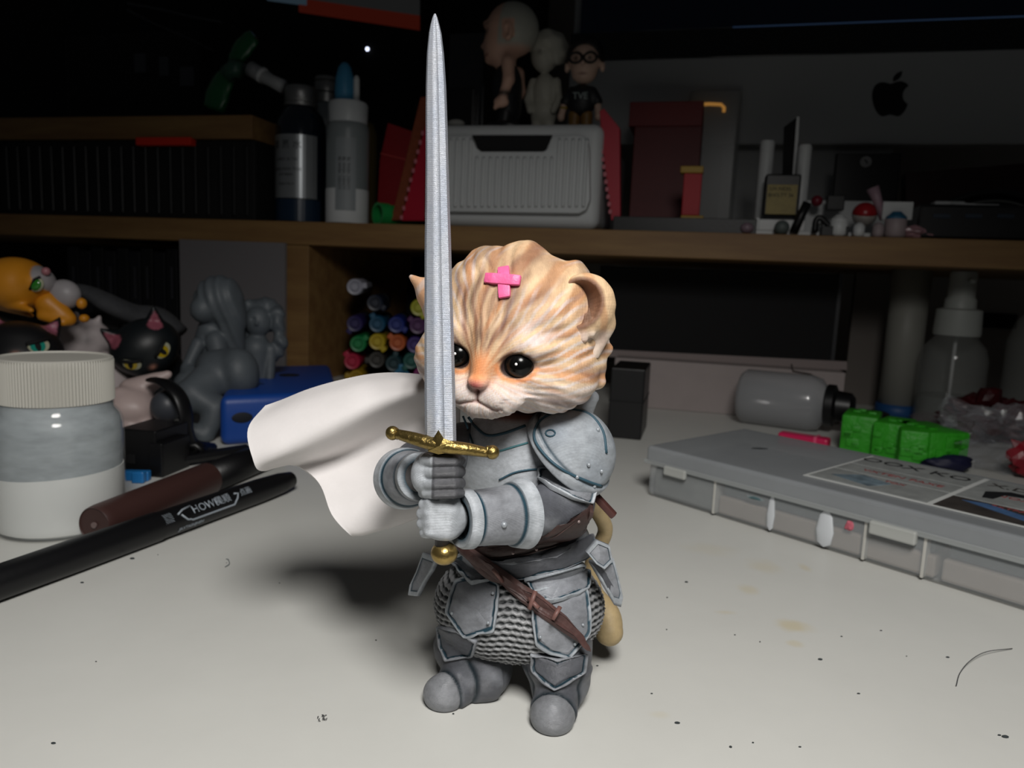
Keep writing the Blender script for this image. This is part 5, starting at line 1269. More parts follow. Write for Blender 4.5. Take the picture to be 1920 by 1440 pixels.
rs = dsolo('dark_red_case', poly_prism('b', [(1698, 324), (1920, 306), (1990, 302), (1990, 420), (1698, 420)], 13, 1.5, None, '', ''), mat('wine_red', color='2c0609', rough=.35), 'flat dark red case standing behind the headphones', 'case')
# ================================================================ UNDER AND IN FRONT OF THE RISER
# markers stacked in a black organiser, ends towards the viewer
org = dthing('marker_organiser', 'open black organiser box holding the bundle of coloured markers', 'organiser')
OM = 1.5
def mk(px, py): x, z = D(px, py, OM); return x, z
xo0, xo1 = mk(638, 700)[0], mk(832, 700)[0]
part('bottom', box(xo0, xo1, OM + .2, OM + 14, 0, .15, .02), M_MATT, org)
part('side', box(xo1, xo1 + .15, OM + .2, OM + 14, 0, 9.3, .03), M_MATT, org)
part('back', box(xo0, xo1, OM + 13.8, OM + 14, .15, 9.3, .03), M_MATT, org)
def marker(px, py, colr, name_col, clip_ang, extra=''):
    x, z = mk(px, py); r = .66
    t = thing('marker_pen', name_col, 'marker', W(x, OM, z), math.radians(5), 'round coloured markers in the black organiser')
    m = mat('marker_' + colr, color=colr, rough=.4)
    ax = Matrix.Rotation(math.radians(-90), 4, 'X')
    b = lathe([(r * .45, .12), (r * .5, .22), (r * .56, .22), (r * .62, .22), (r * .68, .03), (r * .92, 0), (r, .1), (r, 4.6), (r * .92, 4.65)], 26, mtx=ax); q = part('cap', b, m, t); shade(q.data, 40)
    b = lathe([(r * .45, .04), (r * .40, .0), (.01, 0)], 26, mtx=ax, capb=False); q = part('cap_plug', lathe([(.01, .03), (r * .40, .03), (r * .45, .08), (r * .45, .24)], 26, mtx=ax, capb=False), m, t); b.free(); shade(q.data, 40)
    a = math.radians(clip_ang); b = box(-.24, .24, .02, 4.0, r * .8, r + .32, .1); b.transform(Matrix.Rotation(a, 4, 'Y')); part('clip', b, m, t)
    b = lathe([(r * .93, 4.6), (r * .93, 8.5)], 20, mtx=ax); part('barrel', b, mat('marker_barrel', color='2a2a2c', rough=.5), t, smooth=True)
for a in ((665, 538, '9a9aa6', 'white marker alone on top of the marker bundle', 80), (703, 568, '141c2c', 'navy marker just under the white marker', 120), (785, 577, '9c9c22', 'yellow-green marker next to the sword, near the top of the bundle', 150),
          (665, 607, '2c2454', 'dark purple marker at the left of the third row', 215), (707, 608, '164a66', 'teal-blue marker in the third row', -30), (743, 609, '1c2a72', 'royal blue marker in the third row of the bundle', 120), (783, 611, '4a2452', 'violet marker in the third row behind the sword', -50),
          (671, 645, '1d7a44', 'green marker at the left of the middle row', 50), (707, 641, 'b09a22', 'yellow marker in the middle row of the bundle', 140), (745, 643, 'b0582a', 'orange marker in the middle row of the bundle', -50), (778, 647, '3c2a6a', 'purple marker beside the orange marker', 90),
          (660, 678, 'a82440', 'red marker at the left of the fourth row', -40), (706, 675, '3a3834', 'dark grey marker in the fourth row of the bundle', -95), (738, 682, '16343a', 'blackish green marker in the fourth row', 10), (771, 677, '145048', 'sea green marker in the fourth row of the bundle', 220),
          (668, 709, '9a7c1c', 'mustard marker low in the bundle, beside the blue case', -80), (752, 706, '2a6a8a', 'sky blue marker low in the bundle, just above the white cape', 0), (790, 704, '7a2a62', 'magenta marker low in the bundle behind the sword', 20)): marker(*a)

# white panel, dark books
dsolo('grey_backing_board', slab(338, 533, 452, 706, -.5, .4, .03, z0=0), mat('panel_grey', color='6d6a6c', rough=.8), 'pale grey board standing behind the two grey resin figures', 'board')
for k in range(9):
    px0 = 128 + k * 23
    bk = dthing('dark_book', ('black book spine standing %s' % ('at the outer end of the dark row', 'second in the dark row from its outer end', 'third in the dark row from its outer end', 'fourth in the dark row from its outer end', 'in the middle of the dark row', 'fourth in the dark row from the grey board', 'third in the dark row from the grey board', 'second in the dark row from the grey board', 'touching the pale grey board')[k]), 'book', 'black books in the dark under the shelf')
    c = ('0e0e11', '131317', '0b0b0d', '101014')[k % 4]
    part('cover', slab(px0, px0 + 21, 462 + (k * 7) % 13, 640, 2, 12, .08, z0=0), mat('book_' + c, color=c, rough=.5), bk)
    if k % 3 != 1: part('spine_mark', slab(px0 + 8, px0 + 12, 500, 560, 1.95, .1, .0), mat('spine_grey', color='2e2e33', rough=.5), bk)

# ---- generic cats
M_CAT = mat('cat_vinyl', attr='paint', rough=.45, var=.05, vscale=2)
def cat_head(t, c, R, r, base, inner, eyec=None, patch=None, lid=0.35, vox=.11, eyes=(-1, 1)):
    """c centre (world cm), R local->world (face along -y), r radius"""
    def L_(P): return (P - V(*c)) @ R
    def fn(P):
        q = L_(P) / r; d = ell(q, (0, 0, 0), (1.05, .9, .86)); d = smin(d, ell(q, (0, -.5, -.32), (.62, .45, .38)), .25)
        d = smin(d, ell(q, (0, -.9, -.30), (.10, .08, .06)), .05)
        for s in (-1, 1):
            e = cone(q, (s * .58, .05, .55), (s * .82, .0, 1.08), .32, .05); e = smax(e, -cone(q, (s * .60, -.26, .60), (s * .80, -.16, .98), .20, .02), .04); d = smin(d, e, .08)
        return d * r
    def col(P):
        q = L_(P) / r; cc = np.tile(base, (len(P), 1))
        if patch is not None: cc = patch(q, cc)
        for s in (-1, 1):
            e = cone(q, (s * .60, -.24, .62), (s * .80, -.14, .98), .20, .02); cc = mixc(cc, inner, step(-e, -.045, -.015) * (q[:, 1] < .02) * (q[:, 2] > .5))
        cc = mixc(cc, A_('a0705f'), band(q[:, 0], .09) * band(q[:, 2] + .29, .07) * (q[:, 1] < -.7)); return cc
    part('head', sdf_mesh(fn, c - r * 1.55, c + r * 1.55, vox, 'cat_head', col), M_CAT, t)
    if eyec:
        for s in eyes:
            ec = c + R @ (np.array([s * .46, -.80, .02]) * r)
            Re = np.array(R, float) @ rotm(z=s * 24) @ rotm(y=s * -22)
            def disc(rx, rz, off, y0, m, name, par, lab=None, cut=None):
                b = bmesh.new(); vs = []
                for k in range(24):
                    a = 2 * math.pi * k / 24; x_, z_ = rx * math.cos(a), rz * math.sin(a)
                    if cut is not None: z_ = min(z_, cut)
                    vs.append((x_ + off[0], y0, z_ + off[1]))
                f = [b.verts.new(v) for v in vs]; g = [b.verts.new((v[0], v[1] + .12, v[2])) for v in vs]; b.faces.new(f); b.faces.new(g[::-1])
                for k in range(24): b.faces.new((f[k], g[k], g[(k + 1) % 24], f[(k + 1) % 24]))
                bmesh.ops.recalc_face_normals(b, faces=b.faces)
                for v in b.verts: v.co = Vector([float(w) for w in (ec + Re @ np.array([v.co.x, v.co.y, v.co.z]))])
                return part(name, b, m, par, label=lab)
            e = disc(.27 * r, .21 * r, (0, 0), -.05 * r, mat('eye_pale', color='a8a890', rough=.3), 'eye', t, cut=.10 * r)
            disc(.19 * r, .19 * r, (-.03 * r, 0), -.07 * r, mat('iris_' + eyec, color=eyec, rough=.2, coat=.6), 'iris', e, cut=.095 * r)
            disc(.07 * r, .15 * r, (-.03 * r, 0), -.09 * r, M_MATT, 'pupil', e, cut=.09 * r)
            b2 = bmesh.new(); q0 = ec + Re @ np.array([-.30 * r, -.08 * r, .09 * r]); q1 = ec + Re @ np.array([.30 * r, -.02 * r, .13 * r]); tube([q0, (q0 + q1) / 2 + Re @ np.array([0, -.05 * r, .0]), q1], .05 * r, 8, b2); part('eyelid', b2, M_MATT, e, smooth=True)
def px2cm(Y, n): return n * Y / FPX
# black cat with yellow eyes
bc_ = thing('black_cat_figurine', 'black cat figurine with yellow eyes glaring over the grey resin figure', 'figurine')
Yb = 42.0; c = F(272, 650, Yb); cat_head(bc_, c, rotm(z=22) @ rotm(y=-26) @ rotm(x=20), px2cm(Yb, 60), A_('0f1417'), A_('8a4a58'), 'b49a1e')
def bodyfn(P): return smin(smin(ell(P, F(290, 690, Yb + 2.2), (1.6, 1.6, 1.5)), cone(P, F(300, 720, Yb + 2), F(320, 780, Yb + 2.5), 1.2, 1.3), .4), cone(P, F(285, 700, Yb + .8), F(262, 760, Yb + .3), .5, .4), .2)
part('body', sdf_mesh(bodyfn, F(295, 720, Yb + 2) - 3.2, F(295, 720, Yb + 2) + 3.2, .16, 'b', A_('0f1417')), M_CAT, bc_)
# black cat with teal eye behind the jar
b2_ = thing('black_cat_figurine', 'black cat figurine with a teal eye and pink ear, behind the white jar lid', 'figurine')
Yc = 38.0; c = F(40, 660, Yc); cat_head(b2_, c, rotm(z=26) @ rotm(y=6) @ rotm(x=-20), px2cm(Yc, 68), A_('141416'), A_('9a5a6c'), '1f8a78', eyes=(1,))
part('body', sdf_mesh(lambda P: ell(P, F(50, 760, Yc + 1), (2.2, 1.8, 2.4)), F(50, 760, Yc + 1) - 2.8, F(50, 760, Yc + 1) + 2.8, .2, 'b', A_('141416')), M_CAT, b2_)
# white cat, back of the head
b3_ = thing('white_cat_figurine', 'off-white cat figurine turned away between the two black cats', 'figurine')
Yw = 44.0
part('head', sdf_mesh(lambda P: smax(smin(smin(ell(P, F(158, 642, Yw), (px2cm(Yw, 50), 1.5, px2cm(Yw, 46))), cone(P, F(132, 612, Yw), F(142, 590, Yw - .2), .5, .2), .2), cone(P, F(178, 612, Yw), F(186, 596, Yw), .35, .15), .2), -cone(P, F(140, 614, Yw - .7), F(144, 596, Yw - .6), .3, .06), .1), F(158, 640, Yw) - 2.3, F(158, 640, Yw) + 2.3, .11, 'w', A_('bab0b0')), M_CAT, b3_)
part('body', sdf_mesh(lambda P: smin(ell(P, F(205, 740, Yw - 1.5), (1.6, 1.6, 2.6)), ell(P, F(170, 700, Yw), (1.6, 1.4, 1.8)), .5), F(190, 725, Yw - 1) - 4, F(190, 725, Yw - 1) + 4, .2, 'w', A_('b3a8a8')), M_CAT, b3_)
# orange cat lying on its side, top left
b4_ = thing('orange_cat_figurine', 'orange and white cat figurine with a green eye lying on the pile', 'figurine')
Yo = 40.0; pr = lambda n: px2cm(Yo, n)
OR, WH = A_('c8831c'), A_('9a9698')
def oc(P):
    d = ell(P, F(30, 533, Yo), (pr(62), pr(55), pr(50))); d = smin(d, ell(P, F(72, 528, Yo - .3), (pr(26), pr(34), pr(24))), .4)
    d = smin(d, cone(P, F(22, 570, Yo - .6), F(58, 582, Yo - 1.1), pr(12), pr(5)), .2); d = smin(d, cone(P, F(-20, 565, Yo), F(60, 592, Yo - .2), pr(12), pr(4)), .2)
    return d
def occ(P):
    c_ = np.tile(OR, (len(P), 1)); a, b = F(46, 492, Yo - 1), F(84, 560, Yo - 1); sd = (P[:, 0] - a[0]) * (b[2] - a[2]) - (P[:, 2] - a[2]) * (b[0] - a[0])
    return mixc(c_, WH, step(-sd, .0, .12) * (P[:, 0] > F(48, 500, Yo)[0]))
part('head', sdf_mesh(oc, F(35, 535, Yo) - 3.0, F(35, 535, Yo) + 3.0, .09, 'o', occ), M_CAT, b4_)
part('nose', ball(F(86, 509, Yo - .65), .22, 12, 8), mat('nose_pink', color='a06a70', rough=.4), b4_, smooth=True)
eo = part('eye', ball(F(68, 533, Yo - 1.0), .42, 20, 14, scale=(.9, .5, 1.0), rot=Matrix.Rotation(math.radians(35), 3, 'Y')), mat('eye_pale'), b4_, smooth=True)
part('iris', ball(F(67, 534, Yo - 1.13), .30, 18, 12, scale=(.9, .5, 1.05), rot=Matrix.Rotation(math.radians(35), 3, 'Y')), mat('iris_green', color='2f7a28', rough=.15, coat=.8), eo, smooth=True)
part('eyelid', tube([F(56, 543, Yo - 1.15), F(64, 524, Yo - 1.25), F(76, 519, Yo - 1.1)], .07, 8), M_MATT, eo, smooth=True)
part('chest', sdf_mesh(lambda P: ell(P, F(120, 552, Yo + .4), (pr(30), pr(24), pr(28))), F(120, 552, Yo + .4) - 1.2, F(120, 552, Yo + .4) + 1.2, .1, 'o', WH), M_CAT, b4_, label='white chest')
part('body', sdf_mesh(lambda P: smin(cone(P, F(92, 570, Yo), F(128, 598, Yo), pr(24), pr(14)), smin(cone(P, F(80, 592, Yo - .4), F(118, 604, Yo - .4), pr(10), pr(8)), smin(ell(P, F(153, 569, Yo), (pr(9), .3, pr(11))), ell(P, F(158, 597, Yo), (pr(9), .3, pr(8))), .02), .1), .2), F(118, 585, Yo) - 2.0, F(118, 585, Yo) + 2.0, .1, 'o', OR), M_CAT, b4_)
# grey towel/cable heap below the orange cat
def heap(name, pts, r, m, label, cat, flat=None):
    b = nb(); tube(catmull([F(*p) for p in pts], 6), r, 12, b, flat=flat); return solo(name, b, m, label, cat, smooth=True)
heap('grey_strap', [(122, 538, 45), (165, 548, 45), (210, 572, 45), (255, 590, 46), (300, 596, 47), (334, 625, 47)], [.35, .45, .55, .6, .65, .7, .75, .8, .85, .9, .95, 1, 1, 1, 1, 1, 1, 1, 1, 1, 1, 1, 1, 1, 1, 1, 1, 1, 1, 1, 1][:31], mat('grey_fabric', color='3c3d40', rough=.8, var=.2), 'thick grey strap curving behind the orange and white cats', 'strap', (1, .55))
heap('black_cable', [(0, 590, 43), (40, 600, 43), (90, 612, 43), (150, 600, 47.5), (200, 590, 48.5), (250, 602, 48.5)], .35, M_BLACK, 'black cable crossing the pile under the orange cat', 'cable')
heap('pale_cable', [(-10, 640, 42), (20, 625, 42), (60, 610, 43), (110, 604, 47), (190, 606, 49), (230, 615, 49)], .28, mat('cable_grey', color='5c5c60', rough=.5), 'pale grey cable behind the black cat with the teal eye', 'cable')
# ---- cream lying cat body in front
b5_ = thing('cream_animal_figurine', 'cream-pink animal figurine lying beside the white jar', 'figurine')
Yp = 36.5; q_ = lambda n: px2cm(Yp, n); CR = A_('b09e9a')
def cr_(P):
    d = ell(P, F(245, 765, Yp), (q_(48), q_(44), q_(38))); d = smin(d, cone(P, F(250, 735, Yp + .6), F(315, 702, Yp + .8), q_(28), q_(9)), .3)
    d = smin(d, cone(P, F(225, 745, Yp - .2), F(203, 770, Yp - .5), q_(20), q_(10)), .2); d = smin(d, cone(P, F(255, 800, Yp - .3), F(322, 812, Yp - .8), q_(20), q_(8)), .3)
    d = smin(d, cone(P, F(205, 775, Yp - .6), F(250, 808, Yp - .9), q_(9), q_(9)), .2)
    return smax(d - .05 * vnoise(P, 2.0, 3), -P[..., 2], .05)
part('body', sdf_mesh(cr_, F(262, 762, Yp) - [2.4, 2.2, 2.2], F(262, 762, Yp) + [2.4, 2.2, 2.2], .09, 'c', CR), M_CAT, b5_)
gb = thing('grey_ball_figurine', 'smooth dark grey rounded figurine part leaning on the cream one', 'figurine')
part('body', sdf_mesh(lambda P: smin(ell(P, F(312, 762, Yp - .6), (q_(29), q_(26), q_(30))), ell(P, F(326, 745, Yp - .4), (q_(18), q_(20), q_(22))), .2), F(314, 760, Yp - .6) - 1.4, F(314, 760, Yp - .6) + 1.4, .08, 'g', A_('3b3e44')), M_CAT, gb)
b = nb(); tube(catmull([F(*p) for p in ((288, 712, 36.2), (310, 718, 35.4), (335, 740, 35.0), (348, 775, 34.9), (350, 812, 35.0), (362, 838, 35.5), (395, 846, 36))], 6), .42, 10, b, flat=(1.0, .35)); solo('black_ribbon', b, M_BLACK, 'black ribbon curving down over the grey resin figure', 'ribbon', smooth=True)
# ---- grey resin figures
M_RESIN = mat('grey_resin', color='4c5257', rough=.55, var=.10, vscale=1.5, bump=.01, bscale=5)
g1 = thing('grey_resin_figurine', 'grey unpainted resin figurine with long hair bending forward beside the black cat', 'figurine')
Yg = 43.0; u = lambda n: px2cm(Yg, n)
def gf(P):
    h = ell(P, F(412, 563, Yg), (u(45), u(42), u(46))); h = smin(h, cone(P, F(430, 590, Yg), F(438, 655, Yg + .3), u(30), u(20)), .3)
    h = h - .05 * np.sin((P[..., 0] * 1.2 + P[..., 2] * .35) * 9)
    d = smin(h, ell(P, F(383, 580, Yg - .6), (u(24), u(28), u(26))), .12)
    d = smin(d, cone(P, F(370, 585, Yg - 1), F(362, 588, Yg - 1), u(6), u(5)), .1)
    d = smin(d, cone(P, F(395, 620, Yg), F(385, 690, Yg + .3), u(24), u(34)), .2)
    d = smin(d, cone(P, F(405, 640, Yg - .5), F(410, 662, Yg - .8), u(20), u(18)), .1)
    d = smin(d, cone(P, F(372, 645, Yg - .8), F(350, 690, Yg - 1.4), u(13), u(10)), .1); d = smin(d, cone(P, F(350, 690, Yg - 1.4), F(372, 700, Yg - 2), u(10), u(8)), .1)
    d = smin(d, cone(P, F(380, 705, Yg), F(352, 720, Yg - 1.8), u(34), u(24)), .2)
    return d
part('body', sdf_mesh(gf, F(395, 620, Yg) - [2.9, 2.8, 4.2], F(395, 620, Yg) + [2.6, 2.6, 3.6], .1, 'g'), M_RESIN, g1)
g2 = thing('grey_resin_figurine', 'grey unpainted resin figurine with a face and wavy hair beside the wooden upright', 'figurine')
Yh = 44.5; u2 = lambda n: px2cm(Yh, n)
def gf2(P):
    d = ell(P, F(484, 603, Yh), (u2(25), u2(24), u2(29))); h = ell(P, F(496, 590, Yh + .7), (u2(36), u2(28), u2(33)))
    for a, b_ in (((468, 575), (462, 650)), ((520, 590), (525, 660)), ((528, 640), (516, 672))): h = smin(h, cone(P, F(*a, Yh + .2), F(*b_, Yh + .3), u2(13), u2(8)), .2)
    h = h - .05 * np.sin(P[..., 2] * 7 + 2 * np.sin(P[..., 0] * 5))
    d = smin(d, smax(h, -ell(P, F(482, 604, Yh - 1.0), (u2(22), u2(26), u2(27))), .1), .06)
    for e in (-10, 9): d = smax(d, -ell(P, F(483 + e, 598, Yh - .75), (.16, .14, .13)), .05)
    d = smin(d, ell(P, F(481, 607, Yh - .82), (.09, .12, .13)), .06); d = smax(d, -ell(P, F(482, 617, Yh - .78), (.22, .1, .05)), .04)
    d = smin(d, cone(P, F(488, 630, Yh), F(488, 650, Yh), u2(8), u2(10)), .1); d = smin(d, cone(P, F(480, 655, Yh), F(478, 720, Yh + .2), u2(28), u2(30)), .25)
    d = smin(d, cone(P, F(462, 655, Yh - .2), F(440, 700, Yh - .8), u2(12), u2(10)), .12); d = smin(d, cone(P, F(508, 655, Yh), F(505, 712, Yh - .3), u2(11), u2(9)), .12)
    return d
part('body', sdf_mesh(gf2, F(488, 640, Yh) - [2.8, 1.7, 3.6], F(488, 640, Yh) + [2.3, 1.8, 3.4], .1, 'g'), M_RESIN, g2)
g3 = thing('grey_resin_figurine', 'grey unpainted resin figurine lower body with bent legs in front of the two resin people', 'figurine')
Yk = 40.0; u3 = lambda n: px2cm(Yk, n)
def gf3(P):
    d = smin(ell(P, F(420, 690, Yk + .8), (u3(55), u3(46), u3(38))), ell(P, F(450, 700, Yk + .4), (u3(36), u3(40), u3(48))), .4)
    d = smin(d, cone(P, F(400, 710, Yk), F(358, 742, Yk - 1.2), u3(36), u3(32)), .3); d = smin(d, cone(P, F(358, 742, Yk - 1.2), F(405, 765, Yk - 1.2), u3(30), u3(24)), .2)
    d = smin(d, cone(P, F(405, 765, Yk - 1.2), F(385, 815, Yk - 1.8), u3(24), u3(17)), .15); d = smin(d, cone(P, F(385, 815, Yk - 1.8), F(360, 806, Yk - 2.0), u3(17), u3(14)), .15)
    w = np.sin(P[..., 0] * 3.4 + P[..., 2] * 2.2 + np.sin(P[..., 1] * 2)); return smax(d - .035 * w, -P[..., 2], .05)
part('body', sdf_mesh(gf3, F(410, 740, Yk) - [3.4, 3.4, 3.2], F(410, 740, Yk) + [3.2, 3.2, 3.0], .11, 'g'), M_RESIN, g3)

# ---- blue case
bcs = thing('blue_plastic_case', 'blue plastic case with round holes lying behind the white cape', 'case')
hB = 2.6; A0, A1 = Z(412, 838, 0), Z(560, 828, 0); A2 = Z(640, 705, hB)
ux = (A1 - A0) / np.linalg.norm(A1 - A0); lenx = 7.2; th = math.atan2(ux[1], ux[0]) + .02
bm = box(0, 6.2, 0, 12.0, 0, hB, .45, 4)
for v in bm.verts: v.co.x += v.co.y * .26
bm.transform(Matrix.Translation(Vector([float(q) for q in A0])) @ Matrix.Rotation(th, 4, 'Z'))
M_BLUE = mat('blue_plastic', color='123f8c', rough=.45, bump=.004, bscale=6)
part('shell', shade(done(bm), 40), M_BLUE, bcs)
def on_case(x, y, z): return Vector([float(q) for q in A0]) + Matrix.Rotation(th, 3, 'Z') @ Vector((x + y * .26, y, z))
for (x, y) in ((3.4, 7.0), (1.6, 3.8)):
    b = lathe([(.62, 0), (.62, .04)] if y > 5 else [(.45, 0), (.45, .03)], 24, mtx=Matrix.Translation(on_case(x, y, hB - .01))); part('hole', b, mat('hole_navy', color='050b18', rough=.7) if y > 5 else mat('navy_dull', color='0e2f66', rough=.5), bcs)
b = ball(on_case(1.1, .02, 1.45), .55, 20, 12, scale=(1.0, .12, .55), rot=Matrix.Rotation(th, 3, 'Z')); part('hole', b, mat('hole_navy'), bcs, smooth=True)
# ---- black blocks, blue tab, dark ruler
bb = thing('black_bracket', 'black plastic bracket block standing beside the white jar', 'bracket')
p0 = Z(222, 888, 0); R_ = Matrix.Translation(Vector([float(q) for q in p0])) @ Matrix.Rotation(math.radians(-8), 4, 'Z')
part('block', box(0, 1.8, 0, 2.4, .1, 2.0, .06, mtx=R_), M_BLACK, bb); part('foot', box(1.5, 2.15, -.1, 2.0, 0, 1.5, .06, mtx=R_), M_BLACK, bb); part('recess', box(.4, .8, -.03, .1, .5, .9, .02, mtx=R_), M_MATT, bb)
bt = thing('blue_tab', 'small bright blue clip on the desk below the black bracket', 'clip')
p0 = Z(232, 902, 0); R_ = Matrix.Translation(Vector([float(q) for q in p0])) @ Matrix.Rotation(math.radians(4), 4, 'Z')
part('bar', box(-1.0, 1.0, 0, .35, 0, .42, .05, mtx=R_), mat('bright_blue', color='1d6aa8', rough=.4), bt); part('hook', box(.45, .95, -.35, .05, 0, .5, .06, mtx=R_), mat('bright_blue'), bt)
b = nb(); tube([Z(296, 868, .35), Z(400, 852, .35), Z(462, 842, .35)], .42, 8, b, flat=(1, .6)); solo('black_ruler', b, M_BLACK, 'black bar lying on the desk between bracket and blue case', 'bar')
b = nb(); tube([Z(330, 842, .3), Z(372, 836, .9), Z(400, 846, .3)], .4, 8, b, flat=(1, .5)); solo('black_hook', b, M_BLACK, 'small black hook on the desk under the grey resin legs', 'hook', smooth=True)

# ---- white jar
jx, jy, _ = Z(116, 984, 0); 
jar = thing('white_jar', 'clear jar of white paste with a ribbed white screw lid, by the pens', 'jar', (jx, jy, 0))
Yj = jy; k_ = Yj / FPX; rb_ = 2.02
gl = mat('jar_clear', color=(.72, .76, .78), rough=.07, alpha=.22, ior=1.5, coat=1.0)
b = lathe([(rb_ * .86, 0), (rb_ * .97, .12), (rb_, .4), (rb_, 3.45), (rb_ * .985, 3.75), (rb_ * .93, 4.0), (rb_ * .86, 4.15), (rb_ * .85, 4.5)], 64); q = part('glass', b, gl, jar); shade(q.data, 60)
fill = lathe([(rb_ * .84, .08), (rb_ * .95, .2), (rb_ * .975, .45), (rb_ * .975, 2.05), (.01, 2.12)], 64, capt=False)
for v in fill.verts:
    if v.co.z > 1.9: v.co.z += .10 * v.co.x / rb_
q = part('paste', fill, mat('white_paste', color='c9cac6', rough=.6), jar); shade(q.data, 50)
film = lathe([(rb_ * .955, 2.0), (rb_ * .965, 2.6), (rb_ * .965, 3.5), (rb_ * .93, 3.85), (rb_ * .84, 4.1), (rb_ * .83, 4.45)], 64, capb=False, capt=False)
q = part('paste_film', film, mat('paste_film', color='8f989b', color2='6f787c', rough=.5, vscale=1.1, vstretch=(.8, .8, 2.6), alpha=.9), jar, smooth=True, label='streaky grey paste film above the fill line')
rl = 1.76
def flute(kk, r, z, a): return r - (.035 if (1 <= kk <= 4 and int(round(a * 220 / (2 * math.pi))) % 2 == 0) else 0)
b = lathe([(rl * .98, 4.4), (rl, 4.42), (rl, 4.6), (rl, 5.6), (rl, 5.75), (rl * .985, 5.84), (rl * .95, 5.88), (rl * .93, 5.82), (.01, 5.82)], 220, wob=flute, capt=False); q = part('lid', b, mat('lid_white', color='aeaca4', rough=.5), jar); shade(q.data, 30)
# ---- pens
def pen(name, label, P0, P1, prof, col, cat='pen'):
    t = thing(name, label, cat); L_ = float(np.linalg.norm(P1 - P0)); return t, axis_mtx(P0, P1), L_
p0, p1 = Z(176, 985, .62), Z(520, 845, .62)
bp_, mt, L_ = pen('brown_marker', 'brown-capped marker lying behind the black lettered pen', p0, p1, None, None)
b = nb(); lathe([(.55, .04), (.57, 0), (.60, .05), (.63, .3), (.66, 5.6), (.66, 6.0)], 32, b, mt); q = part('cap', b, mat('pen_brown', color='3a2522', rough=.45), bp_); shade(q.data, 40)
b = nb(); lathe([(.62, 6.0), (.62, L_)], 32, b, mt); part('barrel', b, M_BLACK, bp_, smooth=True)
b = nb(); lathe([(.10, -.02), (.10, .03)], 16, b, mt @ Matrix.Translation((.0, 0, 0))); part('end_hole', b, mat('hole_pale', color='6a5a58', rough=.5), bp_)
p0, p1 = Z(-60, 1112, .5), Z(548, 898, .5)
kp, mt, L_ = pen('black_pen', 'long black marker pen with silver lettering, in front of the jar', p0, p1, None, None)
tcap = .46 * L_
b = nb(); lathe([(.45, 0), (.47, .1), (.50, tcap * .5), (.50, tcap)], 32, b, mt); q = part('cap', b, M_BLACK, kp); shade(q.data, 40)
b = nb(); lathe([(.47, tcap), (.47, L_ * .84), (.42, L_ * .94), (.33, L_ - .12), (.22, L_)], 32, b, mt); q = part('barrel', b, M_BLACK, kp); shade(q.data, 40)
R3 = mt.to_3x3(); axv = R3 @ Vector((0, 0, 1)); cv = (Vector((0, 0, CAMZ)) - Vector([float(q) for q in (p0 + p1) / 2])); cv = (cv - axv * cv.dot(axv)).normalized(); tv = cv.cross(axv).normalized()
if tv.z < 0: tv = -tv
def pen_text(s, size, along, up, m, name='lettering'):
    b = text_bm(s, size, .004); r = .475
    for v in b.verts:
        a = (v.co.y + up) / r; dirn = cv * math.cos(a) + tv * math.sin(a)
        v.co = Vector([float(q) for q in p0]) + axv * (along + v.co.x) + dirn * (r + .02 + v.co.z)
    part(name, b, m, kp)
M_SILV = mat('silver_print', color='8c949c', rough=.4)
pen_text('HOWH', .40, L_ * .605, .12, M_SILV); pen_text('昊顺', .36, L_ * .665, .12, M_SILV)
pen_text('点画', .30, L_ * .755, .14, M_SILV, 'lettering'); pen_text('▒', .34, L_ * .475, .10, M_SILV, 'lettering')
pen_text('JAXTAEHJHEN', .17, L_ * .545, -.38, M_SILV, 'lettering')
def pen_line(pts, r=.028):
    P = []
    for a, u_ in pts:
        an = u_ / .475; P.append(Vector([float(q) for q in p0]) + axv * a * L_ + (cv * math.cos(an) + tv * math.sin(an)) * .50)
    part('printed_line', tube(P, r, 6), M_SILV, kp, smooth=True)
pen_line([(.515, .10), (.53, -.12), (.54, -.14), (.545, -.18), (.60, -.18), (.70, -.18), (.705, -.1), (.715, .0), (.725, .16), (.71, .2)], .035); pen_line([(.505, .14), (.525, .25), (.555, .3)], .035)
# ================================================================ RIGHT HALF: under the riser and on the desk
# black screen panel and white carton under the shelf
bp = dthing('black_screen_panel', 'large black screen panel standing in the dark under the shelf', 'screen')
part('panel', slab(1120, 1572, 506, 690, 7, 1.2, .05, z0=3.0), M_MATT, bp)
part('edge_strip', slab(1566, 1573, 512, 676, 6.9, 1.3, .0, z0=3.2), mat('strip_grey', color='2b2c2f', rough=.4), bp)
wc = dthing('white_carton', 'flat white cardboard carton with an open flap under the shelf', 'box')
M_CARD = mat('white_card', color='9a908e', rough=.8, var=.05, vscale=.6)
zc1 = D(1400, 687, 2.0)[1]
xq0, xq1 = D(1150, 720, 2.0)[0], D(1584, 720, 2.0)[0]
part('body', box(xq0, xq1, 2.0, 6.5, 0, zc1, .08), M_CARD, wc)
x0, x1 = D(1192, 670, 6.5)[0], D(1590, 670, 6.5)[0]
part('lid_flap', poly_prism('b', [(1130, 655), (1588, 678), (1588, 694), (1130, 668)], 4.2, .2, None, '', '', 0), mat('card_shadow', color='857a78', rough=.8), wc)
b = nb(); tube([(*[D(x, y, 1.9)[0]], 1.95, D(x, y, 1.9)[1]) for x, y in ((1484, 683), (1487, 696), (1520, 702), (1548, 722), (1564, 745))], .06, 6, b); part('flap_crease', b, mat('crease_dark', color='3a3230', rough=.8), wc, smooth=True)
P = Z(1138, 820, 0); kb2 = thing('black_box', 'black box standing on the desk just behind the kitten knight', 'box', P, YAW)
part('body', box(0, 2.0, 0, 4.5, 0, 4.2, .08), M_BLACK, kb2); part('lid_line', box(-.03, 2.03, -.03, 4.5, 2.2, 2.28, 0), M_MATT, kb2)
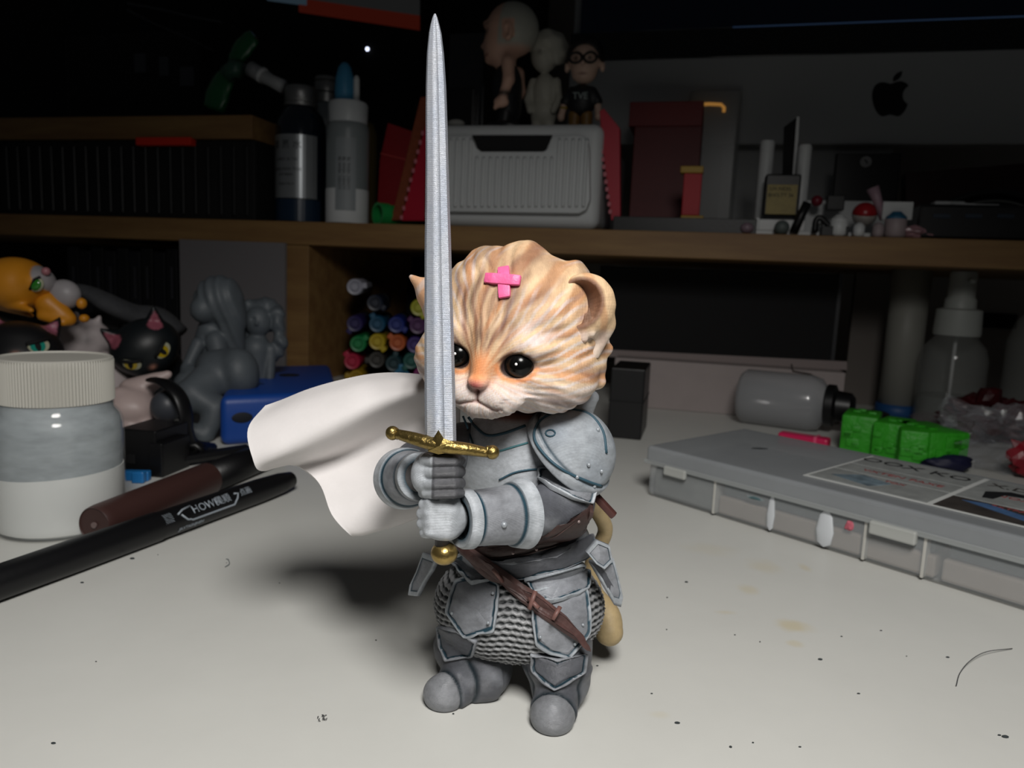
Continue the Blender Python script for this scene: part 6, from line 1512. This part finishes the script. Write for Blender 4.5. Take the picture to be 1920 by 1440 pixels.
# bottle lying down
lb = thing('lying_bottle', 'empty frosted plastic bottle with a black cap lying on its side', 'bottle')
M_FROST = mat('frosted_bottle', color='a4a6a9', rough=.2, alpha=.6, coat=.6)
rl_ = 1.85
q0 = Z(1392, 796, 0) + np.array([0, 1.2, rl_]); q1 = Z(1556, 818, 0) + np.array([0, 1.2, rl_]); Ll = float(np.linalg.norm(q1 - q0)); mt = axis_mtx(q0, q1)
b = nb(); lathe([(rl_ * .6, 0), (rl_ * .85, .1), (rl_, .45), (rl_, Ll * .84), (rl_ * .9, Ll * .95), (rl_ * .6, Ll * 1.02), (rl_ * .58, Ll * 1.08)], 40, b, mt); q = part('body', b, M_FROST, lb); shade(q.data, 50)
b = nb(); lathe([(rl_ * .68, Ll * 1.0), (rl_ * .74, Ll * 1.02), (rl_ * .74, Ll * 1.10), (rl_ * .55, Ll * 1.13), (rl_ * .5, Ll * 1.28), (rl_ * .35, Ll * 1.32)], 32, b, mt); q = part('cap', b, M_BLACK, lb); shade(q.data, 40)
# spray bottle
sx, sy, _ = Z(1772, 797, 0); sy_ = sy
def rr_(n): return n * sy_ / FPX
def zz_(py): return min(float(F(1772, py, sy_)[2]), HB - .06 - max(0, py - 506) * .0004)
sp = thing('spray_bottle', 'clear spray bottle with a white pump head right of the white leg', 'bottle', (sx, sy, 0))
b = lathe([(rr_(50), .0), (rr_(58), .3), (rr_(58), zz_(672)), (rr_(52), zz_(650)), (rr_(38), zz_(634)), (rr_(34), zz_(622))], 40); q = part('body', b, mat('pet_clear', color='b4b8b4', rough=.07, alpha=.22, coat=1.0), sp); shade(q.data, 50)
b = lathe([(rr_(54), .15), (rr_(55.5), .4), (rr_(55.5), zz_(742)), (.01, zz_(742))], 40, capt=False); q = part('liquid', b, mat('dull_liquid', color='6f7472', rough=.1, alpha=.55), sp); shade(q.data, 50)
b = nb(); lathe([(rr_(39), zz_(628)), (rr_(40), zz_(622)), (rr_(38), zz_(580)), (rr_(28), zz_(577))], 48, b, Matrix.Identity(4), wob=lambda k, r, z, a: r * (1 - .012 * (int(a * 48 / 6.283) % 2))); q = part('collar', b, mat('pump_white', color='a4a8a4', rough=.45), sp); shade(q.data, 40)
b = lathe([(rr_(27), zz_(580)), (rr_(26), zz_(560)), (rr_(23), zz_(556)), (rr_(23), zz_(512)), (rr_(20), zz_(506))], 32); q = part('pump_head', b, mat('pump_white'), sp); shade(q.data, 40)
b = nb(); lathe([(.18, 0), (.18, .8)], 14, b, axis_mtx((0, -rr_(22), zz_(525)), (-.3, -rr_(22) - 1, zz_(525)))); part('nozzle', b, mat('pump_white'), sp, smooth=True)
b = nb(); lathe([(.12, .3), (.12, zz_(622))], 10, b, Matrix.Identity(4)); part('dip_tube', b, M_WHITE, sp, smooth=True)
# second clear bottle at the frame's right
s2 = thing('clear_bottle', 'clear bottle partly cut off beside the spray bottle', 'bottle', Z(1925, 800, 0) * np.array([1, 1, 0]))
Y2 = float(Z(1925, 800, 0)[1]); z2 = lambda py: float(F(1915, py, Y2)[2])
b = lathe([(1.8, 0), (2.0, .3), (2.0, z2(640)), (1.5, z2(600)), (1.0, z2(585)), (1.0, z2(560))], 36); q = part('body', b, mat('pet_clear'), s2); shade(q.data, 50)
b = lathe([(1.1, z2(575)), (1.1, z2(530))], 28); part('cap', b, M_BLACK, s2, smooth=True)
x, z = D(1872, 603, 20); wp = dsolo('black_socket_plate', slab(1838, 1908, 588, 616, 33.4, .6, .05), M_MATT, 'black rectangular plate on the wall behind the spray bottle', 'plate')
# black round lid near cap
dsolo('dark_blue_lid', lathe([(.9, 0), (.95, .1), (.95, .5), (.7, .6)], 28, mtx=Matrix.Translation((*DZ(1640, 786, 0), 0))), M_BLACK, 'small black round lid between lying bottle and green blocks', 'lid')
# ---- green printed blocks
gbk = thing('green_block_chain', 'bright green lumpy jointed plastic blocks on the desk behind the clear case', 'toy')
M_GREEN = mat('green_print', color='2f9a1e', rough=.5, bump=.09, bscale=2.6, var=.12, vscale=1.6)
gh = 2.0
def gblock(px, py, w, d, h, ang, z=0.0):
    p = Z(px, py, 0); mt = Matrix.Translation(Vector([float(p[0]), float(p[1]), z])) @ Matrix.Rotation(math.radians(ang), 4, 'Z')
    b = box(0, w, 0, d, 0, h, .12, 2)
    for k in range(5):
        sx_, sz = rnd.uniform(.15, .8) * w, rnd.uniform(.2, .75) * h; s_ = rnd.uniform(.12, .22) * w
        box(sx_ - s_, sx_ + s_, -.10, .1, sz - s_ * .7, sz + s_ * .7, .05, 2, b)
    for k in range(3):
        sx_, sy2 = rnd.uniform(.2, .8) * w, rnd.uniform(.2, .8) * d; box(sx_ - .22, sx_ + .22, sy2 - .2, sy2 + .2, h - .1, h + .09, .05, 2, b)
    b.transform(mt); return b
for a in ((1572, 846, 1.9, 3.0, 2.2, -30), (1630, 858, 1.6, 3.0, 2.1, -40), (1682, 876, 1.6, 3.2, 2.05, -22), (1738, 884, 2.3, 3.4, 2.1, 8)):
    o_ = part('block', gblock(*a), M_GREEN, gbk); shade(o_.data, 30)
# pink clip
pk = thing('pink_clip', 'bright pink flat clip on the desk behind the clear case', 'clip')
p0, p1 = Z(1456, 833, 0), Z(1550, 848, 0); L_ = float(np.linalg.norm(p1 - p0)); th = math.atan2(p1[1] - p0[1], p1[0] - p0[0])
part('bar', box(0, L_, 0, .9, 0, .75, .15, 3, mtx=Matrix.Translation(Vector([float(q) for q in p0])) @ Matrix.Rotation(th, 4, 'Z')), mat('hot_pink', color='c81e54', rough=.35), pk)
part('ridge', box(L_ * .72, L_ * .78, -.03, .93, .05, .78, .03, mtx=Matrix.Translation(Vector([float(q) for q in p0])) @ Matrix.Rotation(th, 4, 'Z')), mat('hot_pink_light', color='e0557c', rough=.35), pk)

# ---- clear organiser case
case = thing('clear_storage_case', 'long translucent plastic parts case with a printed sheet in its lid', 'case')
C0 = Z(1211, 929, 0); C1 = Z(1920, 1149, 0); th = math.atan2(C1[1] - C0[1], C1[0] - C0[0]); hC = 2.25; LC, DC = 24.0, 7.4
MC = Matrix.Translation(Vector([float(q) for q in C0])) @ Matrix.Rotation(th, 4, 'Z')
M_PP = mat('frosted_pp', color='b2b6b8', rough=.25, alpha=.42, var=.06, vscale=.5, bump=.004, bscale=1.2); M_LID = mat('frosted_lid', color='93979a', rough=.25, alpha=.75, var=.06, vscale=.5)
M_PPI = mat('case_wall_inner', color='a19c92', rough=.6, var=.12, vscale=.6)
def cb(*a, **k): return box(*a, mtx=MC, **k)
part('base_tray', cb(0, LC, 0, DC, .05, 1.55, bev=.25, seg=3), M_PP, case)
lid = part('lid', cb(-.08, LC, -.10, DC + .1, 1.5, hC, bev=.16, seg=3), M_LID, case)
part('lid_rim', cb(-.14, LC, -.16, -.04, 1.46, 1.66, bev=.04), mat('rim_pp', color='a4a8a8', rough=.35, alpha=.6), case)
M_GREYIN = mat('grey_parts', color='6c6f6c', rough=.6, var=.3, vscale=1.2); M_TAN = mat('tan_parts', color='9c9186', rough=.7, var=.12, vscale=.7)
for x0, x1, m in ((.25, 3.3, M_GREYIN), (3.5, 9.2, M_TAN), (9.4, 11.6, M_TAN), (11.8, 14.9, M_TAN), (15.1, 23.5, M_TAN)):
    part('compartment_content', cb(x0, x1, .2, DC - .3, .12, .85 if m is M_TAN else 1.35, bev=.08), m, case)
    if m is M_TAN: part('upper_content', cb(x0 + .1, x1 - .1, .35, DC - .4, .9, 1.4, bev=.08), mat('blue_grey_parts', color='4f5b62', rough=.6, var=.4, vscale=.8), case)
for x in (3.4, 9.4, 11.3, 15.0, 19.0): part('divider', cb(x - .05, x + .05, -.02, DC - .2, .1, 1.5, bev=.02), mat('divider_pp', color='b5b4ae', rough=.4), case)
part('latch', cb(9.6, 11.1, -.30, -.05, 1.15, 1.62, bev=.07), mat('latch_pp', color='b8bab6', rough=.3, alpha=.75), case)
part('latch', cb(1.0, 2.1, -.26, -.05, 1.2, 1.6, bev=.07), mat('latch_pp'), case)
for x, w in ((5.9, .17), (8.0, .34)):
    b = lathe([(.01, 0), (w * .8, .15), (w, .6), (w * .7, 1.15), (.01, 1.4)], 16, mtx=MC @ Matrix.Translation((x, .02, .12)) @ Matrix.Diagonal((1, .25, 1, 1)), capb=False, capt=False); part('pale_streak', b, mat('streak_pale', color='c4c8cc', rough=.4), case, smooth=True, label='pale translucent tool tip showing through the side')
b = crumple((0, 0, 0), .17, (1, .4, 1.1), 2.0, 2); b.transform(MC @ Matrix.Translation((8.85, .0, 1.15))); part('pink_bit', b, mat('pink_bit', color='b45a68', rough=.5), case)
b = crumple((0, 0, 0), .30, (1.3, .3, .25), 4.0, 2); b.transform(MC @ Matrix.Translation((5.2, .06, 1.2))); part('teal_bit', b, mat('teal_bit', color='4a6468', rough=.5), case)
# printed sheet in the lid
zt_ = hC + .012
def sheet(x0, x1, y0, y1, m, name, dz=0.0, par=lid): return part(name, cb(x0, x1, y0, y1, zt_ + dz, zt_ + dz + .02), m, par)
X0 = 6.5
Wh = mat('print_white', color='c4c6c4', rough=.4); Gy = mat('print_grey', color='8a8d8c', rough=.4, var=.25, vscale=1.5); Dk = mat('print_dark', color='3a3634', rough=.4, var=.4, vscale=1.0); Bl = mat('print_blue', color='46648c', rough=.4, var=.3, vscale=1.5); Rd = mat('print_red', color='8a4040', rough=.45, var=.4, vscale=3)
sheet(X0, X0 + 15.0, 1.0, 6.9, Wh, 'printed_sheet')
cells = [(X0 + .15, X0 + 4.3, 1.15, 3.2, Gy), (X0 + 4.5, X0 + 8.9, 1.15, 3.0, Dk), (X0 + 9.1, X0 + 14.4, 1.15, 3.0, Dk), (X0 + .15, X0 + 4.3, 4.7, 6.8, Gy), (X0 + .15, X0 + 4.3, 3.3, 4.6, Gy), (X0 + 4.5, X0 + 8.9, 3.1, 6.8, Gy), (X0 + 9.1, X0 + 14.4, 3.1, 6.8, Dk)]
for c in cells: sheet(*c, 'printed_cell', .02)
b = prism([(X0 + 4.9, 2.6), (X0 + 5.6, 2.8), (X0 + 8.6, 1.5), (X0 + 7.9, 1.25)], zt_ + .04, zt_ + .055, mtx=MC); part('printed_tool', b, Bl, lid)
b = prism([(X0 + 9.4, 2.6), (X0 + 10.0, 2.9), (X0 + 13.8, 1.7), (X0 + 13.3, 1.3)], zt_ + .04, zt_ + .055, mtx=MC); part('printed_tool', b, Bl, lid)
b = prism([(X0 + .6, 2.0), (X0 + 1.4, 3.0), (X0 + 2.6, 2.5), (X0 + 2.2, 1.5)], zt_ + .04, zt_ + .055, mtx=MC); part('printed_tool', b, mat('print_tool', color='6c7c86', rough=.4, var=.5, vscale=2), lid)
for s_, x, y, sz, m in (('OOX KO', 2.1, 5.9, 1.0, M_INK), ('X.DE', 5.6, 5.9, .8, Dk), ('VXTEN PAXE', 2.4, 3.9, .5, Rd), ('EXTPA RNOX', 6.8, 2.75, .35, Rd), ('PXO.RNXE', 12.2, 2.75, .35, Rd), ('NOXTE TAXE', 6.9, 4.4, .5, Rd), ('TOX', 2.6, 2.8, .35, Rd)):
    b = text_bm(s_, sz, .006); b.transform(MC @ Matrix.Translation((X0 + x, y, zt_ + .045))); part('lettering', b, m, lid)
b = prism([(X0 + 5.2, 3.6), (X0 + 5.0, 4.6), (X0 + 5.6, 5.3), (X0 + 6.6, 5.2), (X0 + 8.0, 4.6), (X0 + 7.8, 4.4), (X0 + 6.4, 4.9), (X0 + 5.6, 4.6), (X0 + 5.5, 3.7)], zt_ + .04, zt_ + .055, mtx=MC); part('printed_tool', b, M_INK, lid)
b = crumple((0, 0, 0), .42, (1, .35, .02), 8.0, 2); b.transform(MC @ Matrix.Translation((3.0, 3.8, hC + .012)) @ Matrix.Rotation(1.0, 4, 'Z')); part('dark_smudge', b, mat('smudge', color='3e4244', rough=.6), lid)

# ---- clear wrapper, red bits, dark blue thing at far right
M_FILM = mat('crinkled_film', color='aeb2b8', rough=.08, alpha=.14, coat=.8, bump=.10, bscale=1.6)
pz = Z(1905, 905, 0)
cf = thing('clear_wrapper', 'crinkled clear plastic bag with a red piece inside behind the case', 'bag')
b = crumple((pz[0] + 1.2, pz[1] + 3.2, 1.6), 2.6, (1.25, .8, .7), 11.0, 4, .55)
for v in b.verts: v.co.z = max(v.co.z, .03)
part('film', b, M_FILM, cf, smooth=False)
b = crumple((pz[0] + 1.5, pz[1] + 1.0, 1.1), 1.0, (1.3, .7, .95), 21.0, 3, .5)
for v in b.verts: v.co.z = max(v.co.z, .03)
part('red_piece', b, mat('red_film', color='7c1220', rough=.4, var=.3, vscale=1), cf)
pb_ = Z(1868, 848, 0)
rb2 = thing('red_crumpled_bag', 'crumpled red plastic bag on the desk below the clear bottle', 'bag')
b = crumple((pb_[0] + 1.8, pb_[1] + 4, 1.4), 2.2, (1.2, .9, .7), 31.0, 4, .6)
for v in b.verts: v.co.z = max(v.co.z, .03)
part('film', b, mat('dark_red_film', color='420c12', rough=.4, var=.4, vscale=.8, bump=.05, bscale=1.5), rb2)
b = crumple((pb_[0] - 1.2, pb_[1] + 2.6, 1.0), 1.7, (1.3, .8, .6), 37.0, 3, .5)
for v in b.verts: v.co.z = max(v.co.z, .03)
part('fold', b, mat('grey_film', color='6a6064', rough=.2, alpha=.2, coat=.5, bump=.05, bscale=1.5), rb2)
pn = Z(1800, 896, 0)
b = crumple((pn[0], pn[1] + 1.2, .5), .85, (1.5, .7, .5), 41.0, 3, .4)
for v in b.verts: v.co.z = max(v.co.z, .03)
solo('navy_pouch', b, mat('navy_cloth', color='0e1030', rough=.6), 'small dark navy pouch between green blocks and clear wrapper', 'pouch', smooth=True)

# ---- specks, crumbs and hairs on the desk
b = nb(); r2 = random.Random(3)
for px, py, s_ in ((248, 1047, 1.6), (154, 1092, 1), (425, 1055, .4), (296, 1040, .4), (524, 1093, .5), (1287, 1091, .9), (1251, 1120, .5), (1848, 925, 1.0), (1270, 1355, .9), (1120, 1248, .5), (1250, 1180, .5), (1538, 1236, 1.0), (1425, 1203, .6), (1578, 1193, .5), (1652, 1182, .5), (1777, 1232, .7), (1885, 1381, 1.3), (1874, 1378, .6), (1370, 1400, .7), (1412, 1392, .6), (1378, 1190, .4), (850, 1338, .5), (705, 1200, .5), (180, 1240, .4), (100, 1393, .7), (1222, 1300, .4), (1610, 1300, .5), (1700, 1230, .4), (1500, 1400, .4)):
    p = Z(px, py, .02); ball(p, .035 * s_ * (.8 + .4 * r2.random()), 8, 5, b, scale=(1 + r2.random(), 1, .6))
solo('desk_crumbs', b, mat('crumb_dark', color='2e3436', rough=.8), 'tiny dark crumbs scattered over the white desk', 'crumbs', kind='stuff')
def hair(name, pts, r, label, col='2a2c30'):
    b = nb(); tube(catmull([Z(x, y, .03 + dz) for x, y, dz in pts], 6), r, 6, b); return solo(name, b, mat('hair_' + col, color=col, rough=.6), label, 'hair', smooth=True)
hair('stray_hair', [(1793, 1286, 0), (1800, 1262, 0), (1820, 1238, .1), (1850, 1222, .1), (1898, 1216, 0)], .010, 'long curved dark hair lying on the desk at the lower right')
hair('stray_hair', [(422, 1063, 0), (430, 1057, 0), (428, 1049, 0), (424, 1048, 0)], .010, 'short curled grey hair on the desk below the black pen', '5a6468')
b = nb()
for k in range(7):
    x = 588 + r2.random() * 22; y = 1342 + r2.random() * 5; a = r2.random() * 6.28; q = r2.random() * 6.28
    tube(catmull([Z(x, y, .02), Z(x + 5 * math.cos(a), y + 3 * math.sin(a), .06), Z(x + 6 * math.cos(a) + 4 * math.cos(q), y + 4 * math.sin(a) + 3 * math.sin(q), .02)], 4), .007, 5, b)
solo('fibre_tangle', b, mat('hair_2a2c30'), 'tiny tangle of dark fibres on the desk left of the boots', 'fibres', smooth=True, kind='stuff')
# ================================================================ put each Empty at its thing's base
bpy.context.view_layer.update()
for r in [o for o in COL.objects if o.parent is None and o.type == 'EMPTY']:
    pts = []
    for c in r.children_recursive:
        if c.type == 'MESH': pts += [(r.matrix_world.inverted() @ c.matrix_world) @ Vector(q) for q in c.bound_box]
    if not pts: continue
    lo = [min(p[i] for p in pts) for i in range(3)]; hi = [max(p[i] for p in pts) for i in range(3)]
    base = Vector(((lo[0] + hi[0]) / 2, (lo[1] + hi[1]) / 2, lo[2]))
    r.location = r.matrix_world @ base
    for c in r.children: c.location = c.location - base
